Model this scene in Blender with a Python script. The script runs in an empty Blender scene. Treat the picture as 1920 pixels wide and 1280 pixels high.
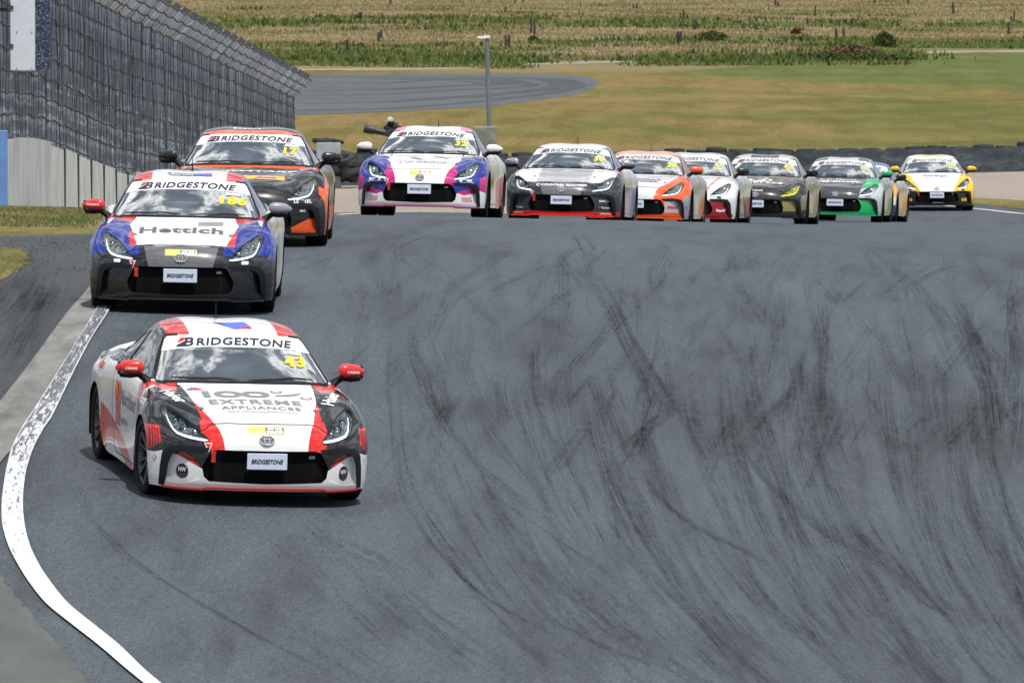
import bpy, bmesh, math, random
import numpy as np
from mathutils import Vector, Matrix
from mathutils.geometry import delaunay_2d_cdt
from mathutils.bvhtree import BVHTree

random.seed(7)
R = math.radians
scene = bpy.context.scene
COL = scene.collection

# ------------------------------------------------------------------ camera
FPX = 20000.0                      # focal length in photograph pixels (1920 wide)
PITCH = math.atan(840.0 / FPX)
CAMZ = 8.0
cam_data = bpy.data.cameras.new('camera')
cam_data.sensor_width = 36.0
cam_data.lens = FPX / 1920.0 * 36.0
cam_data.clip_start = 1.0
cam_data.clip_end = 20000.0
cam = bpy.data.objects.new('camera', cam_data)
COL.objects.link(cam)
cam.location = (0, 0, CAMZ)
cam.rotation_euler = (math.pi / 2 - PITCH, 0, 0)
scene.camera = cam
cam_data.dof.use_dof = True
cam_data.dof.focus_distance = 98.0
cam_data.dof.aperture_fstop = 27.0

# ------------------------------------------------------------------ sun, sky, exposure
SUN_DIR = Vector((0.16, -0.36, 0.90)).normalized()      # towards the sun
sun_el = math.asin(SUN_DIR.z)
sun_az = math.atan2(SUN_DIR.x, SUN_DIR.y)
sd = bpy.data.lights.new('sun', 'SUN')
sd.energy = 5.0
sd.angle = R(0.6)
sd.color = (1.0, 0.965, 0.91)
sun = bpy.data.objects.new('sun', sd)
COL.objects.link(sun)
sun.location = (0, 0, 60)
sun.rotation_euler = (-SUN_DIR).to_track_quat('-Z', 'Y').to_euler()

CLOUD_OFF = (1.752, 3.085, 0.0)
world = bpy.data.worlds.new('World')
scene.world = world
world.use_nodes = True
wn, wl = world.node_tree.nodes, world.node_tree.links
for n in list(wn):
    wn.remove(n)
w_out = wn.new('ShaderNodeOutputWorld')
w_bg = wn.new('ShaderNodeBackground')
w_bg.inputs['Strength'].default_value = 0.053
w_sky = wn.new('ShaderNodeTexSky')
w_sky.sky_type = 'NISHITA'
w_sky.sun_disc = False
w_sky.sun_elevation = sun_el
w_sky.sun_rotation = sun_az
w_sky.air_density = 1.1
w_sky.dust_density = 1.0
w_tc = wn.new('ShaderNodeTexCoord')
w_sep = wn.new('ShaderNodeSeparateXYZ')
wl.new(w_tc.outputs['Generated'], w_sep.inputs[0])
w_zc = wn.new('ShaderNodeMath'); w_zc.operation = 'ADD'; w_zc.inputs[1].default_value = 0.30; w_zc.use_clamp = False
wl.new(w_sep.outputs['Z'], w_zc.inputs[0])
w_dv = wn.new('ShaderNodeVectorMath'); w_dv.operation = 'DIVIDE'
wl.new(w_tc.outputs['Generated'], w_dv.inputs[0])
w_cb = wn.new('ShaderNodeCombineXYZ')
for i in range(3):
    wl.new(w_zc.outputs[0], w_cb.inputs[i])
wl.new(w_cb.outputs[0], w_dv.inputs[1])
w_n1 = wn.new('ShaderNodeTexNoise')
w_n1.inputs['Scale'].default_value = 5.75
w_n1.inputs['Detail'].default_value = 6
w_n1.inputs['Roughness'].default_value = 0.60
w_n1.inputs['Distortion'].default_value = 0.35
w_mp = wn.new('ShaderNodeMapping')
w_mp.inputs['Location'].default_value = CLOUD_OFF
wl.new(w_dv.outputs[0], w_mp.inputs[0])
wl.new(w_mp.outputs[0], w_n1.inputs['Vector'])
w_r1 = wn.new('ShaderNodeValToRGB')          # cloud cover
w_r1.color_ramp.elements[0].position = 0.47
w_r1.color_ramp.elements[1].position = 0.58
wl.new(w_n1.outputs['Fac'], w_r1.inputs[0])
w_r2 = wn.new('ShaderNodeValToRGB')          # cloud brightness: grey thick parts to white edges
e = w_r2.color_ramp.elements
e[0].position = 0.47; e[0].color = (5.0, 5.6, 6.6, 1)
e[1].position = 0.70; e[1].color = (2.2, 2.5, 3.0, 1)
e2 = e.new(0.56); e2.color = (40, 40, 39.5, 1)
wl.new(w_n1.outputs['Fac'], w_r2.inputs[0])
w_mx = wn.new('ShaderNodeMixRGB')
wl.new(w_r1.outputs['Color'], w_mx.inputs[0])
wl.new(w_sky.outputs[0], w_mx.inputs[1])
wl.new(w_r2.outputs['Color'], w_mx.inputs[2])
w_hz = wn.new('ShaderNodeMapRange')          # clouds merge into even haze towards the horizon
w_hz.inputs[1].default_value = 0.02; w_hz.inputs[2].default_value = 0.34; w_hz.inputs[3].default_value = 0.85; w_hz.inputs[4].default_value = 0.0
w_hz.interpolation_type = 'SMOOTHSTEP'
wl.new(w_sep.outputs['Z'], w_hz.inputs[0])
w_mh = wn.new('ShaderNodeMixRGB')
w_mh.inputs[2].default_value = (7.5, 8.4, 9.6, 1)
wl.new(w_hz.outputs[0], w_mh.inputs[0]); wl.new(w_mx.outputs[0], w_mh.inputs[1])
wl.new(w_mh.outputs[0], w_bg.inputs['Color'])
wl.new(w_bg.outputs[0], w_out.inputs['Surface'])

scene.view_settings.view_transform = 'Standard'
scene.view_settings.look = 'None'
scene.view_settings.gamma = 1.0
scene.view_settings.exposure = -0.10
scene.view_settings.use_curve_mapping = False
scene.render.engine = 'CYCLES'
scene.cycles.max_bounces = 6
scene.cycles.transparent_max_bounces = 64


# ------------------------------------------------------------------ helpers
def ray(u, v, D):
    """world point on the sight line through photograph pixel (u, v) at distance D along the ground"""
    a = (u - 960) / FPX
    b = (640 - v) / FPX
    c, s = math.cos(PITCH), math.sin(PITCH)
    d = Vector((a, c + b * s, -s + b * c))
    return Vector((0, 0, CAMZ)) + d * (D / d.y)


def pchip(xs, ys):
    xs = np.array(xs, float); ys = np.array(ys, float)
    h = np.diff(xs); dl = np.diff(ys) / h
    m = np.zeros(len(xs))
    for i in range(1, len(xs) - 1):
        if dl[i - 1] * dl[i] > 0:
            w1 = 2 * h[i] + h[i - 1]; w2 = h[i] + 2 * h[i - 1]
            m[i] = (w1 + w2) / (w1 / dl[i - 1] + w2 / dl[i])
    m[0], m[-1] = dl[0], dl[-1]

    def f(x):
        x = np.clip(np.asarray(x, float), xs[0], xs[-1])
        i = np.clip(np.searchsorted(xs, x) - 1, 0, len(xs) - 2)
        t = (x - xs[i]) / h[i]
        return ((1 + 2 * t) * (1 - t) ** 2 * ys[i] + t * (1 - t) ** 2 * h[i] * m[i]
                + t * t * (3 - 2 * t) * ys[i + 1] + t * t * (t - 1) * h[i] * m[i + 1])
    return f


k = 0.02998
_z0 = pchip([-400, 20, 50, 60, 72, 83.5, 93, 102, 109, 116, 124, 132, 140, 150, 165, 180, 191, 207, 222, 236, 245, 262, 300, 340, 400, 20000],
            [-7.6, -7.3, -6.5, -6.0, -5.44, -4.855, -4.38, -3.993, -3.88, -3.84, -3.885, -4.015, -k * 140, -k * 150,
             -k * 165 - .075, -k * 180 - .065, -k * 191, -k * 207 + .085, -k * 222 + .10, -7.06, -7.31, -7.62, -8.37, -8.36, -8.12, -8.1])
_cs = pchip([-400, 50, 83.5, 102, 116, 140, 225, 245, 262, 300, 340, 400, 20000],
            [.02, .05, .045, .025, .012, .021, .021, .0, -.012, -.022, -.008, 0, 0])


def G(x, y):
    x = np.asarray(x, float); y = np.asarray(y, float)
    u = np.clip(960 + x / np.maximum(y, 20) * FPX, -900, 2900)
    z = _z0(y) - _cs(y) * (u - 400) * np.maximum(y, 20) / FPX
    far = np.clip((y - 330) / 60, 0, 1)
    z = z + far * (0.10 * np.sin(x * .13 + y * .021) + 0.08 * np.sin(x * .05 - y * .035 + 1.3))
    return CAMZ + z


def Gf(x, y):
    return float(G(x, y))


def gpt(u, v):
    """ground point (x, y) seen at photograph pixel (u, v), nearest one to the camera"""
    a = (u - 960) / FPX
    lo = 45.0
    f0 = None
    Ds = np.arange(45, 900, 0.5)
    p = ray(u, v, 1.0)
    sl = p.z - CAMZ
    h = CAMZ + sl * Ds - G(a_x(u, v) * Ds, Ds)
    idx = np.where(h <= 0)[0]
    if len(idx) == 0:
        D = 880.0
    else:
        i = idx[0]
        D = Ds[i] if i == 0 else Ds[i - 1] + 0.5 * h[i - 1] / (h[i - 1] - h[i])
    return (a_x(u, v) * D, D)


def a_x(u, v):
    return ray(u, v, 1.0).x


def link(ob, parent=None):
    COL.objects.link(ob)
    if parent is not None:
        ob.parent = parent
    return ob


def mesh_from(name, verts, faces, mats=None, smooth=False, uvs=None, matidx=None):
    me = bpy.data.meshes.new(name)
    me.from_pydata([tuple(v) for v in verts], [], [tuple(f) for f in faces])
    if mats is not None:
        for m in (mats if isinstance(mats, (list, tuple)) else [mats]):
            me.materials.append(m)
    if matidx is not None:
        me.polygons.foreach_set('material_index', np.array(matidx, dtype=np.int32))
    if smooth:
        me.polygons.foreach_set('use_smooth', np.ones(len(me.polygons), dtype=bool))
    if uvs is not None:
        uvl = me.uv_layers.new(name='UVMap')
        li = np.zeros(len(me.loops), dtype=np.int32)
        me.loops.foreach_get('vertex_index', li)
        uvl.data.foreach_set('uv', np.array(uvs, dtype=np.float32)[li].ravel())
    me.update()
    return me


def obj(name, me, parent=None, **props):
    o = bpy.data.objects.new(name, me)
    link(o, parent)
    for kk, vv in props.items():
        o[kk] = vv
    return o


def empty(name, label, cat, group=None):
    o = bpy.data.objects.new(name, None)
    COL.objects.link(o)
    o['label'] = label; o['category'] = cat
    if group: o['group'] = group
    return o


class NT:
    """small helper for building material node trees"""
    def __init__(self, name):
        self.m = bpy.data.materials.new(name)
        self.m.use_nodes = True
        self.n = self.m.node_tree.nodes; self.l = self.m.node_tree.links
        self.n.clear()
        self.out = self.n.new('ShaderNodeOutputMaterial')

    def node(self, t, **kw):
        nd = self.n.new(t)
        for kk, vv in kw.items():
            setattr(nd, kk, vv)
        return nd

    def set(self, nd, key, val):
        if hasattr(val, 'is_linked') or isinstance(val, bpy.types.NodeSocket):
            self.l.new(val, nd.inputs[key])
        else:
            if isinstance(val, tuple) and len(val) == 3 and nd.inputs[key].type == 'RGBA':
                val = (*val, 1)
            nd.inputs[key].default_value = val

    def math(self, op, a, b=None, c=None, clamp=False):
        nd = self.node('ShaderNodeMath', operation=op, use_clamp=clamp)
        self.set(nd, 0, a)
        if b is not None: self.set(nd, 1, b)
        if c is not None: self.set(nd, 2, c)
        return nd.outputs[0]

    def vmath(self, op, a, b=None):
        nd = self.node('ShaderNodeVectorMath', operation=op)
        self.set(nd, 0, a)
        if b is not None: self.set(nd, 1, b)
        return nd.outputs['Value'] if op in ('DOT_PRODUCT', 'LENGTH', 'DISTANCE') else nd.outputs[0]

    def mix(self, f, a, b, mode='MIX'):
        nd = self.node('ShaderNodeMixRGB', blend_type=mode)
        self.set(nd, 0, f); self.set(nd, 1, a); self.set(nd, 2, b)
        return nd.outputs[0]

    def coord(self, which='Object'):
        return self.node('ShaderNodeTexCoord').outputs[which]

    def map(self, vec, scale=(1, 1, 1), loc=(0, 0, 0), rot=(0, 0, 0)):
        nd = self.node('ShaderNodeMapping')
        self.l.new(vec, nd.inputs[0])
        nd.inputs['Scale'].default_value = scale
        nd.inputs['Location'].default_value = loc
        nd.inputs['Rotation'].default_value = rot
        return nd.outputs[0]

    def noise(self, vec, scale, detail=4, rough=0.55, dist=0.0):
        nd = self.node('ShaderNodeTexNoise')
        self.l.new(vec, nd.inputs['Vector'])
        nd.inputs['Scale'].default_value = scale
        nd.inputs['Detail'].default_value = detail
        nd.inputs['Roughness'].default_value = rough
        nd.inputs['Distortion'].default_value = dist
        return nd.outputs['Fac']

    def ramp(self, f, stops):
        nd = self.node('ShaderNodeValToRGB')
        self.set(nd, 0, f)
        els = nd.color_ramp.elements
        els[0].position, els[0].color = stops[0][0], (*stops[0][1], 1)
        els[1].position, els[1].color = stops[-1][0], (*stops[-1][1], 1)
        for p, c in stops[1:-1]:
            x = els.new(p); x.color = (*c, 1)
        return nd.outputs[0]

    def rng(self, f, a, b, c=0.0, d=1.0):
        nd = self.node('ShaderNodeMapRange')
        self.set(nd, 0, f)
        for i, x in enumerate((a, b, c, d)):
            nd.inputs[i + 1].default_value = x
        return nd.outputs[0]

    def bump(self, h, strength=0.3, dist=0.01):
        nd = self.node('ShaderNodeBump')
        self.l.new(h, nd.inputs['Height'])
        nd.inputs['Strength'].default_value = strength
        nd.inputs['Distance'].default_value = dist
        return nd.outputs[0]

    def pbr(self, color, rough=0.6, metal=0.0, normal=None, coat=0.0, spec=0.5, alpha=None, emit=None, estr=0.0, coat_rough=0.03):
        p = self.node('ShaderNodeBsdfPrincipled')
        self.set(p, 'Base Color', color)
        self.set(p, 'Roughness', rough)
        self.set(p, 'Metallic', metal)
        self.set(p, 'Coat Weight', coat)
        p.inputs['Coat Roughness'].default_value = coat_rough
        p.inputs['Specular IOR Level'].default_value = spec
        if normal is not None: self.l.new(normal, p.inputs['Normal'])
        if alpha is not None: self.set(p, 'Alpha', alpha)
        if emit is not None:
            self.set(p, 'Emission Color', emit); p.inputs['Emission Strength'].default_value = estr
        self.l.new(p.outputs[0], self.out.inputs['Surface'])
        return p


def flat_mat(name, color, rough=0.6, metal=0.0, coat=0.0, var=0.0, vscale=8.0, spec=0.5, emit=None, estr=0.0):
    t = NT(name)
    c = color
    if var > 0:
        f = t.noise(t.coord(), vscale, 5, 0.6)
        f = t.rng(f, 0.3, 0.7, 1 - var, 1 + var)
        c = t.vmath('MULTIPLY', (0, 0, 0), (0, 0, 0))
        nd = c.node
        nd.inputs[0].default_value = color
        cc = t.node('ShaderNodeCombineXYZ')
        for i in range(3): t.l.new(f, cc.inputs[i])
        t.l.new(cc.outputs[0], nd.inputs[1])
    t.pbr(c, rough, metal, coat=coat, spec=spec, emit=emit, estr=estr)
    return t.m


class MB:
    """collects simple shapes into one mesh"""
    def __init__(self):
        self.v = []; self.f = []; self.mi = []

    def add(self, vs, fs, mi=0, mat=None):
        b = len(self.v)
        if mat is not None:
            vs = [mat @ Vector(p) for p in vs]
        self.v += [tuple(p) for p in vs]
        self.f += [tuple(b + i for i in f) for f in fs]
        self.mi += [mi] * len(fs)

    def box(self, c, s, mi=0, mat=None, taper=1.0, bevel=0.0):
        x, y, z = (q / 2 for q in s)
        if bevel <= 0:
            vs = [(-x, -y, -z), (x, -y, -z), (x, y, -z), (-x, y, -z),
                  (-x * taper, -y * taper, z), (x * taper, -y * taper, z), (x * taper, y * taper, z), (-x * taper, y * taper, z)]
            fs = [(0, 3, 2, 1), (4, 5, 6, 7), (0, 1, 5, 4), (1, 2, 6, 5), (2, 3, 7, 6), (3, 0, 4, 7)]
        else:
            bm = bmesh.new()
            bmesh.ops.create_cube(bm, size=1)
            bmesh.ops.scale(bm, vec=s, verts=bm.verts)
            for vv in bm.verts:
                if vv.co.z > 0: vv.co.x *= taper; vv.co.y *= taper
            bmesh.ops.bevel(bm, geom=bm.edges[:], offset=bevel, segments=2, affect='EDGES', profile=0.6)
            bm.verts.index_update()
            vs = [tuple(vv.co) for vv in bm.verts]; fs = [[vv.index for vv in ff.verts] for ff in bm.faces]
            bm.free()
        vs = [(p[0] + c[0], p[1] + c[1], p[2] + c[2]) for p in vs]
        self.add(vs, fs, mi, mat)

    def tube(self, pts, r, n=6, mi=0, cap=True, mat=None):
        pts = [Vector(p) for p in pts]
        rs = r if isinstance(r, (list, tuple)) else [r] * len(pts)
        vs = []; fs = []
        for i, p in enumerate(pts):
            d = (pts[min(i + 1, len(pts) - 1)] - pts[max(i - 1, 0)]).normalized()
            up = Vector((0, 0, 1)) if abs(d.z) < 0.9 else Vector((1, 0, 0))
            a = d.cross(up).normalized(); b = d.cross(a)
            for j in range(n):
                t = 2 * math.pi * j / n
                vs.append(p + (a * math.cos(t) + b * math.sin(t)) * rs[i])
        for i in range(len(pts) - 1):
            for j in range(n):
                k2 = (j + 1) % n
                fs.append((i * n + j, i * n + k2, (i + 1) * n + k2, (i + 1) * n + j))
        if cap:
            fs.append(tuple(range(n))[::-1]); fs.append(tuple((len(pts) - 1) * n + j for j in range(n)))
        self.add(vs, fs, mi, mat)

    def lathe(self, prof, n=32, mi=0, mat=None, axis='x'):
        """prof: (axial, radius) pairs; revolve round the x axis"""
        vs = []; fs = []
        for (a, r) in prof:
            for j in range(n):
                t = 2 * math.pi * j / n
                vs.append((a, r * math.cos(t), r * math.sin(t)) if axis == 'x' else (r * math.cos(t), r * math.sin(t), a))
        for i in range(len(prof) - 1):
            for j in range(n):
                k2 = (j + 1) % n
                fs.append((i * n + j, i * n + k2, (i + 1) * n + k2, (i + 1) * n + j))
        self.add(vs, fs, mi, mat)

    def mesh(self, name, mats, smooth=False):
        me = mesh_from(name, self.v, self.f, mats, smooth, matidx=self.mi)
        if smooth:
            try: me.set_sharp_from_angle(angle=R(40))
            except Exception: pass
        return me

    def build(self, name, mats, parent=None, smooth=False, **props):
        return obj(name, self.mesh(name, mats, smooth), parent, **props)

# ================================================================== the racing coupe
# car frame: x to its left (viewer right when it faces us), y to its rear, z up; front axle at y = 0
body_rows = [
 # lip bottom
 [(0,-0.820,0.135),(0.25,-0.812,0.135),(0.45,-0.775,0.135),(0.62,-0.700,0.135),(0.74,-0.595,0.135),(0.815,-0.500,0.135),(0.852,-0.435,0.135),(0.862,-0.385,0.135)],
 [(0,-0.848,0.200),(0.25,-0.838,0.200),(0.45,-0.798,0.200),(0.62,-0.720,0.200),(0.745,-0.610,0.200),(0.825,-0.505,0.205),(0.862,-0.435,0.210),(0.872,-0.378,0.215)],
 [(0,-0.852,0.330),(0.25,-0.842,0.330),(0.45,-0.800,0.330),(0.62,-0.722,0.330),(0.75,-0.610,0.330),(0.832,-0.500,0.330),(0.87,-0.425,0.335),(0.88,-0.357,0.340)],
 [(0,-0.842,0.460),(0.25,-0.832,0.460),(0.45,-0.788,0.460),(0.62,-0.705,0.460),(0.75,-0.590,0.460),(0.836,-0.475,0.460),(0.873,-0.395,0.460),(0.884,-0.318,0.455)],
 [(0,-0.805,0.560),(0.25,-0.790,0.560),(0.45,-0.735,0.555),(0.62,-0.645,0.545),(0.75,-0.525,0.545),(0.836,-0.410,0.550),(0.875,-0.330,0.550),(0.888,-0.250,0.540)],
 [(0,-0.725,0.640),(0.25,-0.705,0.640),(0.45,-0.645,0.625),(0.6,-0.555,0.600),(0.74,-0.430,0.615),(0.83,-0.320,0.625),(0.872,-0.240,0.620),(0.889,-0.150,0.605)],
 [(0,-0.600,0.688),(0.25,-0.580,0.688),(0.45,-0.510,0.680),(0.59,-0.430,0.668),(0.73,-0.290,0.692),(0.825,-0.190,0.690),(0.868,-0.120,0.672),(0.891,-0.060,0.640)],
 [(0,-0.400,0.732),(0.25,-0.380,0.732),(0.45,-0.325,0.730),(0.58,-0.260,0.738),(0.72,-0.120,0.768),(0.82,-0.050,0.748),(0.868,0.000,0.700),(0.893,0.040,0.642)],
 [(0,-0.150,0.778),(0.25,-0.130,0.778),(0.45,-0.085,0.780),(0.58,-0.040,0.797),(0.712,0.050,0.806),(0.812,0.100,0.778),(0.865,0.140,0.700),(0.891,0.170,0.600)],
 [(0,0.120,0.822),(0.25,0.130,0.821),(0.45,0.155,0.822),(0.59,0.185,0.830),(0.715,0.220,0.828),(0.808,0.240,0.792),(0.86,0.260,0.700),(0.886,0.285,0.495)],
 [(0,0.330,0.852),(0.25,0.345,0.850),(0.45,0.365,0.848),(0.6,0.380,0.848),(0.722,0.385,0.842),(0.803,0.385,0.795),(0.853,0.385,0.660),(0.88,0.365,0.260)],
 [(0,0.500,0.830),(0.25,0.500,0.830),(0.45,0.500,0.830),(0.6,0.500,0.835),(0.728,0.510,0.845),(0.8,0.510,0.800),(0.846,0.500,0.600),(0.868,0.470,0.150)],
 [(0,0.900,0.820),(0.25,0.900,0.820),(0.45,0.900,0.820),(0.6,0.900,0.825),(0.735,0.900,0.852),(0.8,0.900,0.810),(0.838,0.900,0.600),(0.862,0.900,0.145)],
 [(0,1.400,0.820),(0.25,1.400,0.820),(0.45,1.400,0.820),(0.6,1.400,0.825),(0.745,1.400,0.860),(0.808,1.400,0.818),(0.84,1.400,0.600),(0.862,1.400,0.145)],
 [(0,1.900,0.820),(0.25,1.900,0.820),(0.45,1.900,0.820),(0.6,1.900,0.830),(0.76,1.900,0.872),(0.83,1.920,0.830),(0.858,1.950,0.620),(0.866,2.020,0.150)],
 [(0,2.150,0.830),(0.25,2.150,0.830),(0.45,2.150,0.830),(0.6,2.150,0.850),(0.768,2.150,0.885),(0.845,2.170,0.838),(0.878,2.200,0.680),(0.886,2.215,0.290)],
 [(0,2.350,0.837),(0.25,2.350,0.837),(0.45,2.350,0.837),(0.6,2.350,0.857),(0.77,2.350,0.880),(0.85,2.360,0.826),(0.884,2.360,0.720),(0.892,2.345,0.560)],
 [(0,2.575,0.846),(0.25,2.575,0.846),(0.45,2.575,0.846),(0.6,2.575,0.851),(0.765,2.575,0.864),(0.848,2.575,0.808),(0.884,2.575,0.745),(0.895,2.575,0.648)],
 [(0,2.850,0.855),(0.25,2.850,0.855),(0.45,2.850,0.855),(0.6,2.850,0.855),(0.745,2.840,0.855),(0.835,2.830,0.795),(0.88,2.820,0.720),(0.893,2.830,0.520)],
 [(0,3.150,0.880),(0.25,3.150,0.880),(0.45,3.140,0.880),(0.6,3.120,0.875),(0.715,3.080,0.855),(0.805,3.020,0.790),(0.86,2.970,0.620),(0.876,2.940,0.200)],
 [(0,3.330,0.890),(0.25,3.320,0.890),(0.45,3.290,0.885),(0.58,3.240,0.875),(0.68,3.180,0.835),(0.77,3.110,0.800),(0.83,3.050,0.560),(0.862,2.990,0.190)],
 [(0,3.400,0.700),(0.25,3.390,0.700),(0.45,3.360,0.700),(0.58,3.310,0.700),(0.68,3.250,0.700),(0.765,3.170,0.640),(0.815,3.110,0.450),(0.845,3.030,0.190)],
 [(0,3.380,0.300),(0.25,3.370,0.300),(0.45,3.350,0.300),(0.58,3.300,0.300),(0.67,3.250,0.300),(0.75,3.180,0.300),(0.8,3.120,0.240),(0.83,3.050,0.190)],
]
cab_rows = [
 [(0,0.325,0.850),(0.32,0.345,0.848),(0.6,0.420,0.842),(0.732,0.520,0.836),(0.742,0.560,0.834),(0.748,0.600,0.830)],
 [(0,0.545,0.975),(0.3,0.565,0.973),(0.575,0.640,0.960),(0.68,0.735,0.948),(0.715,0.800,0.890),(0.745,0.850,0.835)],
 [(0,0.775,1.092),(0.29,0.795,1.088),(0.535,0.865,1.070),(0.628,0.945,1.052),(0.69,1.000,0.950),(0.745,1.020,0.840)],
 [(0,1.000,1.192),(0.28,1.018,1.188),(0.495,1.075,1.170),(0.575,1.140,1.145),(0.672,1.170,1.000),(0.75,1.180,0.845)],
 [(0,1.260,1.238),(0.27,1.265,1.243),(0.455,1.290,1.225),(0.555,1.320,1.180),(0.664,1.330,1.010),(0.752,1.330,0.850)],
 [(0,1.600,1.255),(0.26,1.600,1.264),(0.445,1.600,1.240),(0.548,1.600,1.190),(0.66,1.600,1.020),(0.756,1.600,0.858)],
 [(0,2.000,1.232),(0.25,2.000,1.240),(0.425,2.000,1.212),(0.522,2.000,1.160),(0.648,2.000,1.010),(0.762,2.000,0.872)],
 [(0,2.400,1.142),(0.25,2.400,1.147),(0.405,2.400,1.120),(0.49,2.400,1.077),(0.62,2.400,0.972),(0.765,2.400,0.867)],
 [(0,2.800,0.990),(0.24,2.800,0.993),(0.38,2.800,0.970),(0.46,2.800,0.940),(0.57,2.800,0.890),(0.74,2.800,0.845)],
 [(0,3.080,0.880),(0.22,3.080,0.880),(0.35,3.080,0.870),(0.43,3.080,0.860),(0.5,3.070,0.850),(0.6,3.050,0.840)],
]


def cat_w(t):
    return np.stack([-.5 * t + t * t - .5 * t ** 3, 1 - 2.5 * t * t + 1.5 * t ** 3,
                     .5 * t + 2 * t * t - 1.5 * t ** 3, -.5 * t * t + .5 * t ** 3], -1)


class Loft:
    def __init__(self, rows):
        c = np.array(rows, float)
        m = c[:, 1:2].copy(); m[:, :, 0] *= -1             # mirrored column across the centre line
        c = np.concatenate([m, c, 2 * c[:, -1:] - c[:, -2:-1]], 1)
        c = np.concatenate([2 * c[:1] - c[1:2], c, 2 * c[-1:] - c[-2:-1]], 0)
        self.c = c
        self.M, self.N = len(rows), len(rows[0])
        gu = np.linspace(0, self.N - 1, (self.N - 1) * 14 + 1)
        gv = np.linspace(0, self.M - 1, (self.M - 1) * 14 + 1)
        self.gu, self.gv = np.meshgrid(gu, gv)
        self.gp = self(self.gu.ravel(), self.gv.ravel())

    def __call__(self, u, v):
        u = np.clip(np.asarray(u, float), 0, self.N - 1); v = np.clip(np.asarray(v, float), 0, self.M - 1)
        i = np.minimum(u.astype(int), self.N - 2); j = np.minimum(v.astype(int), self.M - 2)
        wu = cat_w(u - i); wv = cat_w(v - j)
        out = np.zeros(u.shape + (3,))
        for a in range(4):
            for b in range(4):
                out += (wv[..., a] * wu[..., b])[..., None] * self.c[j + a, i + b]
        return out

    def normal(self, u, v):
        e = 2e-3
        du = self(np.minimum(u + e, self.N - 1), v) - self(np.maximum(u - e, 0), v)
        dv = self(u, np.minimum(v + e, self.M - 1)) - self(u, np.maximum(v - e, 0))
        n = np.cross(du, dv)
        n /= np.maximum(np.linalg.norm(n, axis=-1, keepdims=True), 1e-9)
        return -n if self.flip else n
    flip = False

    def invert(self, a, b, proj, umin=0, umax=99, vmin=0, vmax=99):
        ax = {'front': (0, 2), 'top': (0, 1), 'side': (1, 2)}[proj]
        U, V = self.gu.ravel(), self.gv.ravel()
        ok = (U >= umin) & (U <= umax) & (V >= vmin) & (V <= vmax)
        idx = np.where(ok)[0]
        d = (self.gp[idx, ax[0]] - a) ** 2 + (self.gp[idx, ax[1]] - b) ** 2
        k2 = idx[int(np.argmin(d))]
        u, v = U[k2], V[k2]
        for _ in range(6):
            p = self(np.array([u, u + 1e-4, u]), np.array([v, v, v + 1e-4]))[:, ax]
            J = np.array([(p[1] - p[0]) / 1e-4, (p[2] - p[0]) / 1e-4]).T
            try: s = np.linalg.solve(J, np.array([a, b]) - p[0])
            except np.linalg.LinAlgError: break
            s = np.clip(s, -.15, .15)
            u = min(max(u + s[0], 0), self.N - 1); v = min(max(v + s[1], 0), self.M - 1)
        return u, v


def in_poly(px, py, poly):
    r = np.zeros(px.shape, bool)
    n = len(poly)
    for i in range(n):
        x1, y1 = poly[i]; x2, y2 = poly[(i + 1) % n]
        c = ((y1 > py) != (y2 > py)) & (px < (x2 - x1) * (py - y1) / ((y2 - y1) + 1e-12) + x1)
        r ^= c
    return r


def densify(poly, step, closed=True):
    out = []
    n = len(poly)
    for i in range(n if closed else n - 1):
        p, q = poly[i], poly[(i + 1) % n]
        k2 = max(1, int(math.dist(p, q) / step))
        for j in range(k2):
            t = j / k2
            out.append((p[0] + (q[0] - p[0]) * t, p[1] + (q[1] - p[1]) * t))
    if not closed: out.append(poly[-1])
    return out


def smooth_poly(poly, it=2, keep_ends=False, closed=True):
    """corner-cutting rounding"""
    for _ in range(it):
        out = []
        n = len(poly)
        if not closed:
            out.append(poly[0])
        for i in range(n if closed else n - 1):
            p, q = poly[i], poly[(i + 1) % n]
            out.append((p[0] * .75 + q[0] * .25, p[1] * .75 + q[1] * .25))
            out.append((p[0] * .25 + q[0] * .75, p[1] * .25 + q[1] * .75))
        if not closed:
            out.append(poly[-1])
        poly = out
    return poly


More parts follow.
